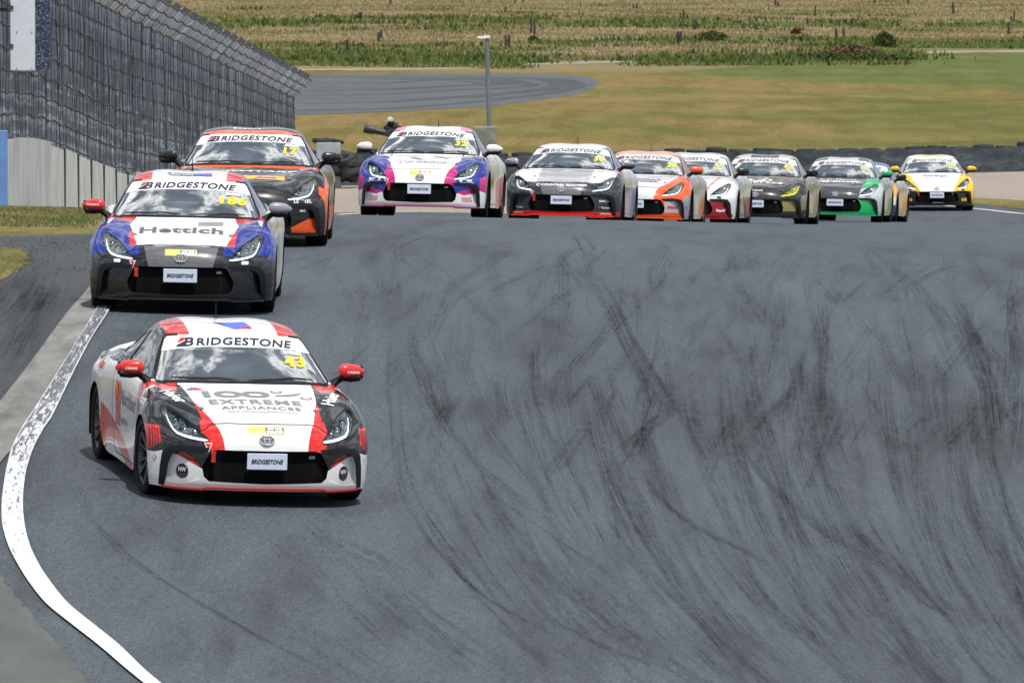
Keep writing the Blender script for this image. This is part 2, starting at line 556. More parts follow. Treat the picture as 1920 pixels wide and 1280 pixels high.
def cdt_loft(loft, regs, nu, nv, step=.02):
    """regs: list of (name, polygon, proj, limits). Returns {name: (uv array, tris)}; 'rest' is what no polygon takes"""
    pts = []
    edges = []
    uvpolys = []
    for name, poly, proj, lim in regs:
        d = densify(poly, step)
        uv = [loft.invert(a, b, proj, **lim) for a, b in d]
        uv = [(0.0 if u < 0.012 else u, v) for u, v in uv]
        uvpolys.append((name, uv))
        b0 = len(pts)
        pts += uv
        edges += [(b0 + i, b0 + (i + 1) % len(uv)) for i in range(len(uv))]
    b0 = len(pts)
    N1, M1 = loft.N - 1, loft.M - 1
    gx = np.linspace(0, N1, nu); gy = np.linspace(0, M1, nv)
    for j, y in enumerate(gy):
        for i, x in enumerate(gx):
            sx = x + (0.5 * (gx[1] - gx[0]) if (j % 2 and 0 < i < nu - 2) else 0)
            pts.append((float(sx), float(y)))
    vs, es, fs, ov, oe, of = delaunay_2d_cdt([Vector(p) for p in pts], edges, [], 0, 1e-5)
    V = np.array([(p.x, p.y) for p in vs])
    T = np.array([tuple(f) for f in fs if len(f) == 3])
    a, b, c = V[T[:, 0]], V[T[:, 1]], V[T[:, 2]]
    ar = (b[:, 0] - a[:, 0]) * (c[:, 1] - a[:, 1]) - (b[:, 1] - a[:, 1]) * (c[:, 0] - a[:, 0])
    T = T[np.abs(ar) > 1e-9]
    cen = V[T].mean(1)
    left = np.ones(len(T), bool)
    out = {}
    for name, uv in uvpolys:
        m = in_poly(cen[:, 0], cen[:, 1], uv) & left
        left &= ~m
        out.setdefault(name, []).append(T[m])
    out = {k2: (V, np.concatenate(t)) for k2, t in out.items()}
    out['rest'] = (V, T[left])
    return out, dict(uvpolys)


def region_mesh(name, loft, V, T, mat, offset=None, wall=False, mirror=True, side=0, both=True):
    """mesh of one region. offset(P, N) -> displacement vectors. side: +1/-1 builds only that half"""
    used, inv = np.unique(T.ravel(), return_inverse=True)
    F = inv.reshape(-1, 3)
    uv = V[used]
    P = loft(uv[:, 0], uv[:, 1])
    Nn = loft.normal(uv[:, 0], uv[:, 1])
    fn = np.cross(P[F[:, 1]] - P[F[:, 0]], P[F[:, 2]] - P[F[:, 0]])
    flipm = (fn * Nn[F[:, 0]]).sum(1) < 0
    F[flipm] = F[flipm][:, ::-1]
    Q = P if offset is None else P + offset(P, Nn)
    verts = [Q]; norms = [Nn]; faces = [F]
    if wall:
        cnt = {}
        for f in F:
            for i in range(3):
                e1 = (f[i], f[(i + 1) % 3])
                cnt[e1] = cnt.get(e1, 0) + 1
        bd = [e1 for e1 in cnt if (e1[1], e1[0]) not in cnt]
        bd = [e1 for e1 in bd if not (P[e1[0], 0] < .004 and P[e1[1], 0] < .004)]
        wv = []; wf = []; wn2 = []
        base = len(Q)
        for (i, j) in bd:
            q = [P[i], P[j], Q[j], Q[i]]
            n = np.cross(q[1] - q[0], q[3] - q[0])
            n /= max(np.linalg.norm(n), 1e-9)
            n = -n
            b0 = base + len(wv)
            wv += q; wn2 += [n] * 4
            wf += [(b0, b0 + 2, b0 + 1), (b0, b0 + 3, b0 + 2)]
        if wv:
            verts.append(np.array(wv)); norms.append(np.array(wn2)); faces.append(np.array(wf))
    P = np.concatenate(verts); Nn = np.concatenate(norms); F = np.concatenate(faces)
    sets = []
    if side in (0, 1): sets.append((P, Nn, F))
    if side in (0, -1):
        s = np.array([-1, 1, 1])
        sets.append((P * s, Nn * s, F[:, ::-1]))
    P = np.concatenate([q[0] for q in sets]); Nn = np.concatenate([q[1] for q in sets])
    F = np.concatenate([q[2] + (len(sets[0][0]) if i else 0) for i, q in enumerate(sets)])
    me = bpy.data.meshes.new(name)
    me.from_pydata(P.tolist(), [], F.tolist())
    me.materials.append(mat)
    me.polygons.foreach_set('use_smooth', np.ones(len(me.polygons), dtype=bool))
    me.normals_split_custom_set_from_vertices(Nn.tolist())
    me.update()
    return me, P, F


body = Loft(body_rows)
cab = Loft(cab_rows)
# orientation of normals
_t = body.normal(np.array([1.0]), np.array([2.5]))[0]
body.flip = bool(_t[1] > 0)
_t = cab.normal(np.array([1.0]), np.array([5.0]))[0]
cab.flip = bool(_t[2] < 0)

FR = dict(vmax=11, umax=6.9)
grille_poly = [(0, .456), (.385, .456), (.440, .442), (.472, .385), (.505, .315), (.490, .240), (.45, .205), (0, .192)]
frame_poly = [(.448, .468), (.66, .474), (.745, .458), (.790, .405), (.802, .30), (.806, .150), (.772, .146), (.757, .235), (.748, .33), (.724, .398),
              (.66, .432), (.50, .430), (.455, .448)]
pocket_poly = [(.462, .440), (.50, .429), (.66, .431), (.724, .397), (.748, .33), (.757, .235), (.765, .180), (.62, .178), (.505, .225), (.512, .30), (.49, .38)]
light_poly = smooth_poly([(.452, .527), (.50, .572), (.555, .628), (.63, .686), (.725, .730), (.762, .730), (.764, .680), (.735, .610), (.70, .558), (.62, .532), (.52, .517), (.465, .512)], 1)
bonnet_poly = [(0, .655), (.30, .652), (.42, .642), (.475, .600), (.505, .588), (.56, .638), (.63, .69), (.72, .742), (.76, .79), (.745, .828), (.60, .846), (.3, .848), (0, .849)]
body_regs = [
    ('grille', grille_poly, 'front', FR), ('intake_frame', frame_poly, 'front', FR), ('pocket', pocket_poly, 'front', FR),
    ('headlight', light_poly, 'front', FR), ('bonnet', bonnet_poly, 'front', dict(vmax=10.0, umax=6.5)),
    ('door', [(.50, .19), (.47, .45), (.52, .78), (.62, .84), (1.70, .855), (1.86, .80), (1.82, .55), (1.62, .25), (1.50, .19)], 'side', dict(umin=4.05, vmin=9.5, vmax=15)),
]
body_cut, _bp = cdt_loft(body, body_regs, 58, 190)
glass_poly = [(0, .868), (.40, .864), (.62, .856), (.695, .862), (.700, .885), (.662, .962), (.612, 1.062), (.562, 1.150), (.535, 1.172), (.45, 1.184), (.28, 1.193), (0, 1.197)]
strip_poly = [(0, 1.116), (.25, 1.112), (.45, 1.095), (.592, 1.066), (.612, 1.062), (.562, 1.150), (.535, 1.172), (.45, 1.184), (.28, 1.193), (0, 1.197)]
win_poly = [(.72, .872), (.80, .925), (.98, 1.03), (1.16, 1.105), (1.35, 1.140), (1.65, 1.155), (1.76, 1.148), (1.78, .880), (1.2, .868)]
qwin_poly = [(1.82, .884), (1.80, 1.145), (1.98, 1.120), (2.18, 1.045), (2.30, .965), (2.27, .925), (2.10, .898)]
SD = dict(umin=2.9, vmin=.5, vmax=8)
cab_regs = [('sun_strip', strip_poly, 'front', dict(vmax=3.6, umax=3.4)), ('windscreen', glass_poly, 'front', dict(vmax=3.6, umax=3.4)),
            ('side_window', win_poly, 'side', SD), ('quarter_window', qwin_poly, 'side', SD),
            ('rear_window', [(0, 2.22), (.30, 2.22), (.39, 2.26), (.36, 2.6), (.32, 2.98), (0, 3.0)], 'top', dict(vmin=6, umax=2.5))]
cab_cut, _cp = cdt_loft(cab, cab_regs, 44, 90)

# ---- materials shared by the cars
M = {}
M['rubber'] = flat_mat('tyre_rubber', (.009, .009, .010), .8, spec=.25, var=.3, vscale=30)
M['rim'] = flat_mat('dark_rim_metal', (.065, .067, .072), .3, .7, coat=.3)
M['brake'] = flat_mat('brake_steel', (.25, .24, .23), .4, .9)
M['trim'] = flat_mat('black_trim', (.006, .006, .007), .5, spec=.25)
M['gloss_black'] = flat_mat('gloss_black_trim', (.005, .0055, .0065), .35, spec=.3)
M['under'] = flat_mat('underbody_black', (.006, .006, .006), .9)
M['white_vinyl'] = flat_mat('white_vinyl', (.80, .80, .82), .3, coat=.5)
M['plate'] = flat_mat('plate_white', (.62, .68, .84), .35, coat=.3)
M['ink'] = flat_mat('ink_black', (.015, .017, .025), .4)
M['ink_blue'] = flat_mat('ink_navy', (.012, .018, .045), .4)
M['ink_grey'] = flat_mat('ink_grey', (.20, .20, .215), .4)
M['ink_mid'] = flat_mat('ink_dark_grey', (.09, .095, .105), .4)
M['ink_white'] = flat_mat('ink_white', (.80, .81, .82), .4)
M['ink_yellow'] = flat_mat('ink_yellow', (.78, .62, .03), .4)
M['ink_lime'] = flat_mat('ink_lime', (.62, .78, .05), .4)
M['ink_red'] = flat_mat('ink_red', (.62, .02, .02), .4)
M['ink_orange'] = flat_mat('ink_orange', (.85, .13, .02), .4)
M['ink_wspblue'] = flat_mat('ink_bright_blue', (.08, .14, .60), .4)
M['ink_gold'] = flat_mat('ink_gold', (.62, .50, .16), .4)
M['ink_orangeyellow'] = flat_mat('ink_amber', (.88, .42, .05), .4)
M['chrome'] = flat_mat('chrome', (.7, .71, .73), .12, 1.0)
M['lamp_white'] = flat_mat('lamp_strip_lit', (.85, .88, .9), .3, emit=(.9, .96, 1, 1), estr=1.5)
M['lamp_yellow'] = flat_mat('lamp_strip_yellow', (.8, .8, .02), .3, emit=(.85, 1, .03, 1), estr=.8)
M['lamp_dark'] = flat_mat('lamp_housing', (.17, .195, .225), .25, .5, var=.5, vscale=25)
M['lamp_dark_yellow'] = flat_mat('lamp_housing_yellow', (.28, .28, .02), .35)
M['seat'] = flat_mat('seat_fabric', (.02, .02, .022), .9)
M['cage'] = flat_mat('cage_white', (.35, .36, .38), .5)
M['dash'] = flat_mat('dash_grey', (.03, .03, .032), .8)


def glass_mat(name, tint=.35, ior=1.62, refl=(1, 1, 1), gain=1.35, haze=0.0):
    t = NT(name)
    fr = t.node('ShaderNodeFresnel'); fr.inputs[0].default_value = ior
    tr = t.node('ShaderNodeBsdfTransparent'); tr.inputs[0].default_value = (tint * .9, tint * .98, tint, 1)
    gl = t.node('ShaderNodeBsdfGlossy'); gl.inputs['Roughness'].default_value = .015
    gl.inputs[0].default_value = (*refl, 1)
    f = t.math('MULTIPLY', fr.outputs[0], gain, clamp=True)
    mx = t.node('ShaderNodeMixShader')
    t.l.new(f, mx.inputs[0]); t.l.new(tr.outputs[0], mx.inputs[1]); t.l.new(gl.outputs[0], mx.inputs[2])
    if haze:  # pale diffuse layer imitates bluish sky reflected in the glass
        df = t.node('ShaderNodeBsdfDiffuse'); df.inputs[0].default_value = (.42, .50, .56, 1)
        hn = t.noise(t.coord(), 3.0, 3, .5)
        m2_ = t.node('ShaderNodeMixShader')
        t.l.new(t.rng(hn, .3, .7, haze * .7, haze * 1.3), m2_.inputs[0])
        t.l.new(mx.outputs[0], m2_.inputs[1]); t.l.new(df.outputs[0], m2_.inputs[2])
        mx = m2_
    t.l.new(mx.outputs[0], t.out.inputs[0])
    return t.m


M['glass'] = glass_mat('windscreen_glass', .42, 1.75, gain=3.6, haze=.15)
M['side_glass'] = glass_mat('side_window_glass', .30, 1.6)
M['lens'] = glass_mat('headlight_lens', .92, 1.45)
M['lens_yellow'] = glass_mat('headlight_lens_yellow', .9, 1.45)
tn = M['lens_yellow'].node_tree.nodes
for n_ in tn:
    if n_.type == 'BSDF_TRANSPARENT': n_.inputs[0].default_value = (.9, .9, .12, 1)

t = NT('grille_mesh')                      # hexagon mesh: fine relief in dark plastic
vv_ = t.node('ShaderNodeTexVoronoi'); vv_.feature = 'DISTANCE_TO_EDGE'
vv_.inputs['Scale'].default_value = 55; vv_.inputs['Randomness'].default_value = 0.0
t.l.new(t.map(t.coord(), (1, .2, 1.3)), vv_.inputs['Vector'])
f_ = t.rng(vv_.outputs['Distance'], .02, .12, 1, 0)
t.pbr(t.mix(f_, (.0015, .0015, .0018), (.006, .006, .0065)), .6, spec=.12, normal=t.bump(f_, .6, .01))
M['grille'] = t.m


def hp(plane, pts):
    """half-planes of a convex polygon in 'xz', 'xy' or 'yz'"""
    A = sum(pts[i][0] * pts[(i + 1) % len(pts)][1] - pts[(i + 1) % len(pts)][0] * pts[i][1] for i in range(len(pts)))
    if A < 0: pts = pts[::-1]
    out = []
    for i in range(len(pts)):
        (a0, b0), (a1, b1) = pts[i], pts[(i + 1) % len(pts)]
        na, nb = -(b1 - b0), (a1 - a0)
        c = na * a0 + nb * b0
        n = {'xz': (na, 0, nb), 'xy': (na, nb, 0), 'yz': (0, na, nb)}[plane]
        out.append((*n, c))
    return out


def paint(name, base, rules, rough=.24, coat=.8):
    """rules: (colour, [half-planes], side) side 0 = mirrored, +1 car's left only, -1 right only"""
    t = NT(name)
    co = t.coord()
    sp = t.node('ShaderNodeSeparateXYZ'); t.l.new(co, sp.inputs[0])
    ab = t.math('ABSOLUTE', sp.outputs[0])
    cb = t.node('ShaderNodeCombineXYZ')
    t.l.new(ab, cb.inputs[0]); t.l.new(sp.outputs[1], cb.inputs[1]); t.l.new(sp.outputs[2], cb.inputs[2])
    mir = cb.outputs[0]
    col = base
    for rule in rules:
        c, hps = rule[0], rule[1]
        side = rule[2] if len(rule) > 2 else 0
        f = None
        src = mir if side == 0 else co
        if side:
            hps = list(hps) + [(side, 0, 0, 0)]
            if side < 0: hps = [(-h[0], h[1], h[2], h[3]) if h[:3] != (side, 0, 0) else h for h in hps]
        for (a, b, cc, d) in hps:
            dt = t.vmath('DOT_PRODUCT', src, (a, b, cc))
            g = t.math('GREATER_THAN', dt, d)
            f = g if f is None else t.math('MULTIPLY', f, g)
        col = t.mix(f, col, c)
    # light road dust low on the panels
    dn = t.noise(co, 9, 5, .6)
    dz = t.rng(sp.outputs[2], .12, .45, .07, 0)
    df = t.math('MULTIPLY', dz, t.rng(dn, .35, .7), clamp=True)
    col = t.mix(df, col, (.09, .085, .08))
    rg = t.rng(dn, .2, .8, rough - .05, rough + .12)
    t.pbr(col, rg, coat=coat, coat_rough=.07, spec=.18)
    return t.m


# ---- region meshes, shared by every car
dummy = flat_mat('paint_placeholder', (.5, .5, .5))


def off_in(d):
    return lambda P, N: -N * d


def pocket_off(P, N):
    d = np.clip((P[:, 0] - .50) / .23, 0, 1) * .050
    e = np.clip((.430 - P[:, 2]) / .05, 0.25, 1)
    w = np.clip((P[:, 2] - .175) / .05, 0, 1)
    return np.stack([-.25 * d * e * w, d * e * w, 0 * d], -1)


CM = {}           # name -> mesh data
CM['body'], bP, bF = region_mesh('body', body, *body_cut['rest'], dummy)
CM['bonnet'], _, _ = region_mesh('bonnet', body, *body_cut['bonnet'], dummy)
CM['grille'] = region_mesh('grille', body, *body_cut['grille'], M['grille'], offset=lambda P, N: np.stack([0 * P[:, 0], .045 + 0 * P[:, 0], 0 * P[:, 0]], -1), wall=True)[0]
for s_, nm in ((1, 'L'), (-1, 'R')):
    CM['frame' + nm] = region_mesh('intake_frame', body, *body_cut['intake_frame'], M['gloss_black'], offset=lambda P, N: N * .006, wall=True, side=s_)[0]
    CM['light' + nm] = region_mesh('headlight', body, *body_cut['headlight'], M['lamp_dark'], offset=lambda P, N: np.array([0, .06, -.01]) + 0 * P, wall=True, side=s_)[0]
    CM['lens' + nm] = region_mesh('lens', body, *body_cut['headlight'], M['lens'], offset=lambda P, N: N * .001, side=s_)[0]
    CM['pocket' + nm] = region_mesh('bumper_insert', body, *body_cut['pocket'], dummy, offset=pocket_off, wall=True, side=s_)[0]
    CM['door' + nm] = region_mesh('door', body, *body_cut['door'], dummy, side=s_)[0]
    CM['win' + nm] = region_mesh('side_window', cab, *cab_cut['side_window'], M['side_glass'], offset=off_in(.006), wall=True, side=s_)[0]
    CM['qwin' + nm] = region_mesh('quarter_window', cab, *cab_cut['quarter_window'], M['side_glass'], offset=off_in(.006), wall=True, side=s_)[0]
CM['roof'], cP, cF = region_mesh('roof', cab, *cab_cut['rest'], dummy)
CM['windscreen'] = region_mesh('windscreen', cab, *cab_cut['windscreen'], M['glass'], offset=off_in(.003), wall=True)[0]
CM['sun_strip'] = region_mesh('sun_strip', cab, *cab_cut['sun_strip'], M['white_vinyl'], offset=off_in(.001))[0]
CM['rear_window'] = region_mesh('rear_window', cab, *cab_cut['rear_window'], M['side_glass'], offset=off_in(.003), wall=True)[0]

# full surface for projecting decals
allP = []; allF = []
for lf in (body, cab):
    nu, nv = (lf.N - 1) * 7 + 1, (lf.M - 1) * 7 + 1
    uu, vv = np.meshgrid(np.linspace(0, lf.N - 1, nu), np.linspace(0, lf.M - 1, nv))
    P = lf(uu.ravel(), vv.ravel())
    ii = np.arange(nu * nv).reshape(nv, nu)
    F = np.stack([ii[:-1, :-1], ii[:-1, 1:], ii[1:, 1:], ii[1:, :-1]], -1).reshape(-1, 4)
    for s in (1, -1):
        b0 = sum(len(q) for q in allP)
        allP.append(P * np.array([s, 1, 1])); allF.append(F + b0)
BVH = BVHTree.FromPolygons(np.concatenate(allP).tolist(), np.concatenate(allF).tolist())


def hit(a, b, proj, off=.003):
    if proj == 'front': o, d = Vector((a, -3, b)), Vector((0, 1, 0))
    elif proj == 'top': o, d = Vector((a, b, 3)), Vector((0, 0, -1))
    elif proj == 'left': o, d = Vector((3, a, b)), Vector((-1, 0, 0))
    else: o, d = Vector((-3, a, b)), Vector((1, 0, 0))
    p, n, i, dist = BVH.ray_cast(o, d)
    if p is None: return None
    if n.dot(d) > 0: n = -n
    return p + n * off


def conform(verts2, faces, proj, name, mat, off=.003, move=None):
    """lay a flat 2-D mesh onto the car's surface"""
    pts = []
    last = Vector((0, 0, 0))
    for a, b in verts2:
        p = hit(a, b, proj, off)
        if p is None: p = last
        last = p
        pts.append(p)
    if move: pts = [Vector((p.x + move[0], p.y + move[1], p.z + move[2])) for p in pts]
    return mesh_from(name, pts, faces, mat)


_tc = {}


def text2d(txt, bold=0.0, shear=0.0, spacing=1.0):
    key = (txt, bold, shear, spacing)
    if key in _tc: return _tc[key]
    cu = bpy.data.curves.new('lettering', 'FONT')
    cu.body = txt; cu.offset = bold; cu.shear = shear; cu.space_character = spacing
    cu.resolution_u = 3
    o = bpy.data.objects.new('lettering', cu)
    me = bpy.data.meshes.new_from_object(o)
    bm = bmesh.new(); bm.from_mesh(me)
    bmesh.ops.triangulate(bm, faces=bm.faces[:])
    for _ in range(2):
        w = max(v.co.x for v in bm.verts) - min(v.co.x for v in bm.verts)
        es = [e1 for e1 in bm.edges if e1.calc_length() > .35]
        if es:
            bmesh.ops.subdivide_edges(bm, edges=es, cuts=1)
            bmesh.ops.triangulate(bm, faces=bm.faces[:])
    bm.verts.index_update()
    V = np.array([(v.co.x, v.co.y) for v in bm.verts]); F = [tuple(v.index for v in f.verts) for f in bm.faces]
    bm.free()
    bpy.data.objects.remove(o); bpy.data.curves.remove(cu); bpy.data.meshes.remove(me)
    V -= (V.min(0) + V.max(0)) / 2
    V /= (V.max(0) - V.min(0))
    _tc[key] = (V, F)
    return _tc[key]


def decal_text(txt, proj, cx, cy, w, h, mat, bold=.02, shear=0, rot=0, spacing=1.0, flip=False, off=.004, taper=0, arc=0):
    V, F = text2d(txt, bold, shear, spacing)
    V = V * np.array([w, h])
    if taper: V[:, 0] *= 1 + taper * V[:, 1] / h
    if arc: V[:, 1] -= arc * (V[:, 0] / (w / 2)) ** 2
    c, s = math.cos(R(rot)), math.sin(R(rot))
    V = V @ np.array([[c, s], [-s, c]])
    if proj == 'top': V[:, 1] *= 1      # rear of the car is up in the picture
    if flip: V[:, 0] *= -1
    V = V + np.array([cx, cy])
    return conform(V.tolist(), F, proj, 'lettering', mat, off)


def decal_poly(pts, proj, mat, off=.0025, name='sticker', step=.03):
    d = densify(pts, step)
    g = []
    xs = [p[0] for p in pts]; ys = [p[1] for p in pts]
    a = np.arange(min(xs) + step / 2, max(xs), step); b = np.arange(min(ys) + step / 2, max(ys), step)
    A, B = np.meshgrid(a, b)
    m = in_poly(A.ravel(), B.ravel(), pts)
    g = list(zip(A.ravel()[m].tolist(), B.ravel()[m].tolist()))
    vs, es, fs, *_ = delaunay_2d_cdt([Vector(p) for p in d + g], [(i, (i + 1) % len(d)) for i in range(len(d))], [], 1, 1e-6)
    return conform([(p.x, p.y) for p in vs], [tuple(f) for f in fs], proj, name, mat, off)


def rrect(cx, cy, w, h, r=.01, rot=0):
    pts = []
    for (sx, sy, a0) in ((1, 1, 0), (-1, 1, 90), (-1, -1, 180), (1, -1, 270)):
        for k2 in range(4):
            a = R(a0 + k2 * 30)
            pts.append((sx * (w / 2 - r) + r * math.cos(a), sy * (h / 2 - r) + r * math.sin(a)))
    c, s = math.cos(R(rot)), math.sin(R(rot))
    return [(cx + x * c - y * s, cy + x * s + y * c) for x, y in pts]


def ell(cx, cy, rx, ry, n=20):
    return [(cx + rx * math.cos(2 * math.pi * i / n), cy + ry * math.sin(2 * math.pi * i / n)) for i in range(n)]


def line_strip(pts, proj, width, mat, name='panel_gap', off=.0015, closed=False):
    """thin conforming strip along a 2-D polyline"""
    pts = densify(pts, .02, closed)
    v2 = []
    n = len(pts)
    for i, p in enumerate(pts):
        q = pts[(i + 1) % n] if (closed or i < n - 1) else pts[i]
        o = pts[i - 1] if (closed or i > 0) else pts[i]
        d = np.array([q[0] - o[0], q[1] - o[1]]); d /= max(np.linalg.norm(d), 1e-9)
        nn = np.array([-d[1], d[0]]) * width / 2
        v2 += [(p[0] + nn[0], p[1] + nn[1]), (p[0] - nn[0], p[1] - nn[1])]
    m = n if closed else n - 1
    fs = [(2 * i, 2 * i + 1, (2 * i + 3) % (2 * n), (2 * i + 2) % (2 * n)) for i in range(m)]
    return conform(v2, fs, proj, name, mat, off)


def join_meshes(name, ms, mats=None):
    V = []; F = []; MI = []
    mlist = []
    for me in ms:
        b0 = len(V)
        mm = me.materials[0]
        if mm not in mlist: mlist.append(mm)
        k2 = mlist.index(mm)
        V += [tuple(v.co) for v in me.vertices]
        F += [tuple(b0 + i for i in p.vertices) for p in me.polygons]
        MI += [k2] * len(me.polygons)
    return mesh_from(name, V, F, mlist, matidx=MI)


def mir(pts):
    return [(-a, b) for a, b in pts]


# wheels --------------------------------------------------------------
def make_wheel_meshes():
    W = .115; RO = .315
    m = MB()
    prof = [(-W * .80, .225), (-W * .98, .245), (-W, .285), (-W * .86, .308), (-W * .6, RO), (0, RO + .001), (W * .6, RO), (W * .86, .308), (W, .285), (W * .98, .245), (W * .80, .225)]
    m.lathe(prof, 40)
    for g in (-.045, 0, .045):
        pass
    tyre = m.mesh('tyre', M['rubber'], True)
    m = MB()
    m.lathe([(W * .80, .228), (W * .84, .232), (W * .80, .222), (W * .5, .210), (-W * .5, .205), (-W * .8, .225)], 40)
    m.lathe([(.045, .001), (.062, .028), (.058, .038), (.03, .045)], 16)
    for k2 in range(5):
        for s in (-1, 1):
            a = 2 * math.pi * k2 / 5 + s * .13
            a2 = 2 * math.pi * k2 / 5 + s * .26
            c0 = Vector((.050, .030 * math.cos(a), .030 * math.sin(a)))
            c1 = Vector((.085, .222 * math.cos(a2), .222 * math.sin(a2)))
            d = (c1 - c0).normalized(); sd_ = d.cross(Vector((1, 0, 0))).normalized()
            vs = []
            for (c, w_) in ((c0, .013), (c1, .009)):
                for q in ((sd_ * w_), (sd_ * w_ * .5 + Vector((.012, 0, 0))), (-sd_ * w_ * .5 + Vector((.012, 0, 0))), (-sd_ * w_), (-sd_ * w_ * .8 - Vector((.03, 0, 0))), (sd_ * w_ * .8 - Vector((.03, 0, 0)))):
                    vs.append(c + q)
            m.add(vs, [(i, (i + 1) % 6, 6 + (i + 1) % 6, 6 + i) for i in range(6)])
    rim = m.mesh('wheel', M['rim'], False)
    m = MB()
    m.lathe([(.0, .06), (.012, .06), (.012, .165), (-.012, .165), (-.012, .06)], 28)
    disc = m.mesh('brake_disc', M['brake'], True)
    return tyre, rim, disc


CM['tyre'], CM['rim'], CM['disc'] = make_wheel_meshes()


def mirror_mesh(s):
    bm = bmesh.new()
    bmesh.ops.create_uvsphere(bm, u_segments=24, v_segments=14, radius=1)
    for v in bm.verts:
        x, y, z = v.co
        t = (x + 1) / 2                                # 0 inner .. 1 outer tip
        h = .064 * (1 - .38 * t ** 2.2)
        yy = .052 * (1 - .25 * t)
        sx = math.copysign(abs(x) ** .8, x)
        zz = math.copysign(abs(z) ** .75, z) * h * (1.0 if z > 0 else .82)
        if y > 0: y *= .55
        v.co = Vector((.900 + .112 * sx, .60 + math.copysign(abs(y) ** .8, y) * yy * 1.4 + .05 * t, .948 + zz - .012 * t + .014))
        if s < 0: v.co.x *= -1
    if s < 0: bmesh.ops.reverse_faces(bm, faces=bm.faces[:])
    me = bpy.data.meshes.new('mirror'); bm.to_mesh(me); bm.free()
    me.materials.append(dummy)
    me.polygons.foreach_set('use_smooth', np.ones(len(me.polygons), dtype=bool))
    # stalk and dark lower shell
    m = MB()
    m.tube([(s * .735, .62, .835), (s * .775, .63, .87), (s * .83, .62, .905), (s * .86, .61, .925)], [.045, .03, .024, .03], 8)
    m.box((s * .90, .632, .948), (.19, .018, .10), bevel=.006)
    m.lathe([(-.09, .01), (-.085, .028), (.0, .036), (.07, .026), (.085, .008)], 12, mat=Matrix.Translation((s * .893, .608, .906)))
    st = m.mesh('mirror_stalk', M['trim'], True)
    return me, st


CM['mirL'], CM['stalkL'] = mirror_mesh(1)
CM['mirR'], CM['stalkR'] = mirror_mesh(-1)

# underbody, wheel housings, interior ----------------------------------
m = MB()
m.box((0, -.46, .19), (.96, .46, .08)); m.box((0, -.10, .36), (1.12, .90, .44)); m.box((0, 1.28, .30), (1.64, 1.80, .30)); m.box((0, 2.6, .42), (1.12, .95, .5)); m.box((0, 3.12, .30), (1.30, .30, .26))
# fender liners following the wheel arch edge
vv_ = np.linspace(0, body.M - 1, 160)
E = body(np.full(160, 7.0), vv_)
for s in (1, -1):
    vs = []; fs = []
    for i, p in enumerate(E):
        vs += [(s * (p[0] - .002), p[1], p[2]), (s * (p[0] - .03), p[1], p[2] + .0), (s * .60, p[1], p[2] + .02)]
    for i in range(len(E) - 1):
        fs += [(3 * i, 3 * i + 3, 3 * i + 4, 3 * i + 1), (3 * i + 1, 3 * i + 4, 3 * i + 5, 3 * i + 2)]
    m.add(vs, fs)
CM['under'] = m.mesh('underbody', M['under'])
m = MB()
m.box((0, .62, .70), (1.30, .22, .18), bevel=.04)                      # dashboard
m.box((0, .40, .80), (1.25, .30, .03))
CM['dash'] = m.mesh('dashboard', M['dash'], True)
m = MB()
for s in (.36,):
    m.box((s, 1.25, .50), (.50, .5, .14), bevel=.05)
    m.box((s, 1.50, .78), (.50, .13, .62), bevel=.05, mat=Matrix.Identity(4))
    m.box((s, 1.54, 1.07), (.30, .10, .16), bevel=.04)
CM['seat'] = m.mesh('race_seat', M['seat'], True)
m = MB()
for s in (-1, 1):
    m.tube([(s * .60, .78, .60), (s * .58, .82, .92), (s * .50, 1.18, 1.13), (s * .50, 1.62, 1.17), (s * .55, 1.64, .85), (s * .58, 1.64, .4)], .02, 6)
    m.tube([(s * .48, 1.64, 1.15), (s * .40, 2.4, .85)], .02, 6)
m.tube([(-.50, 1.62, 1.17), (.50, 1.62, 1.17)], .02, 6)
m.tube([(-.50, 1.19, 1.13), (.50, 1.19, 1.13)], .02, 6)
m.tube([(-.55, 1.64, .6), (.50, 1.64, 1.14)], .02, 6)
m.tube([(-.55, 1.64, .85), (.55, 1.64, .85)], .02, 6)
CM['cage'] = m.mesh('roll_cage', M['cage'], True)
m = MB()
m.lathe([(-.012, .17), (0, .185), (.012, .17), (0, .158), (-.012, .17)], 20, mat=Matrix.Translation((.36, .86, .80)) @ Matrix.Rotation(R(65), 4, 'X') @ Matrix.Rotation(R(90), 4, 'Y'))
CM['steer'] = m.mesh('steering_wheel', M['seat'], True)


def driver_meshes():
    # seated driver: torso, helmet, arms to the wheel as one skinned figure
    P = {'p': (.36, 1.34, .55, .15), 'c': (.36, 1.40, .78, .17), 'n': (.36, 1.38, .93, .07), 'h': (.36, 1.36, 1.03, .10),
         'sl': (.55, 1.36, .88, .075), 'el': (.62, 1.12, .76, .055), 'wl': (.50, .92, .84, .04), 'hl': (.46, .88, .85, .045),
         'sr': (.17, 1.36, .88, .075), 'er': (.10, 1.12, .76, .055), 'wr': (.22, .92, .84, .04), 'hr': (.26, .88, .85, .045)}
    ks = list(P)
    E_ = [('p', 'c'), ('c', 'n'), ('n', 'h'), ('c', 'sl'), ('sl', 'el'), ('el', 'wl'), ('wl', 'hl'), ('c', 'sr'), ('sr', 'er'), ('er', 'wr'), ('wr', 'hr')]
    return skin_mesh('driver', [P[k_] for k_ in ks], [(ks.index(a), ks.index(b)) for a, b in E_], M['seat'])


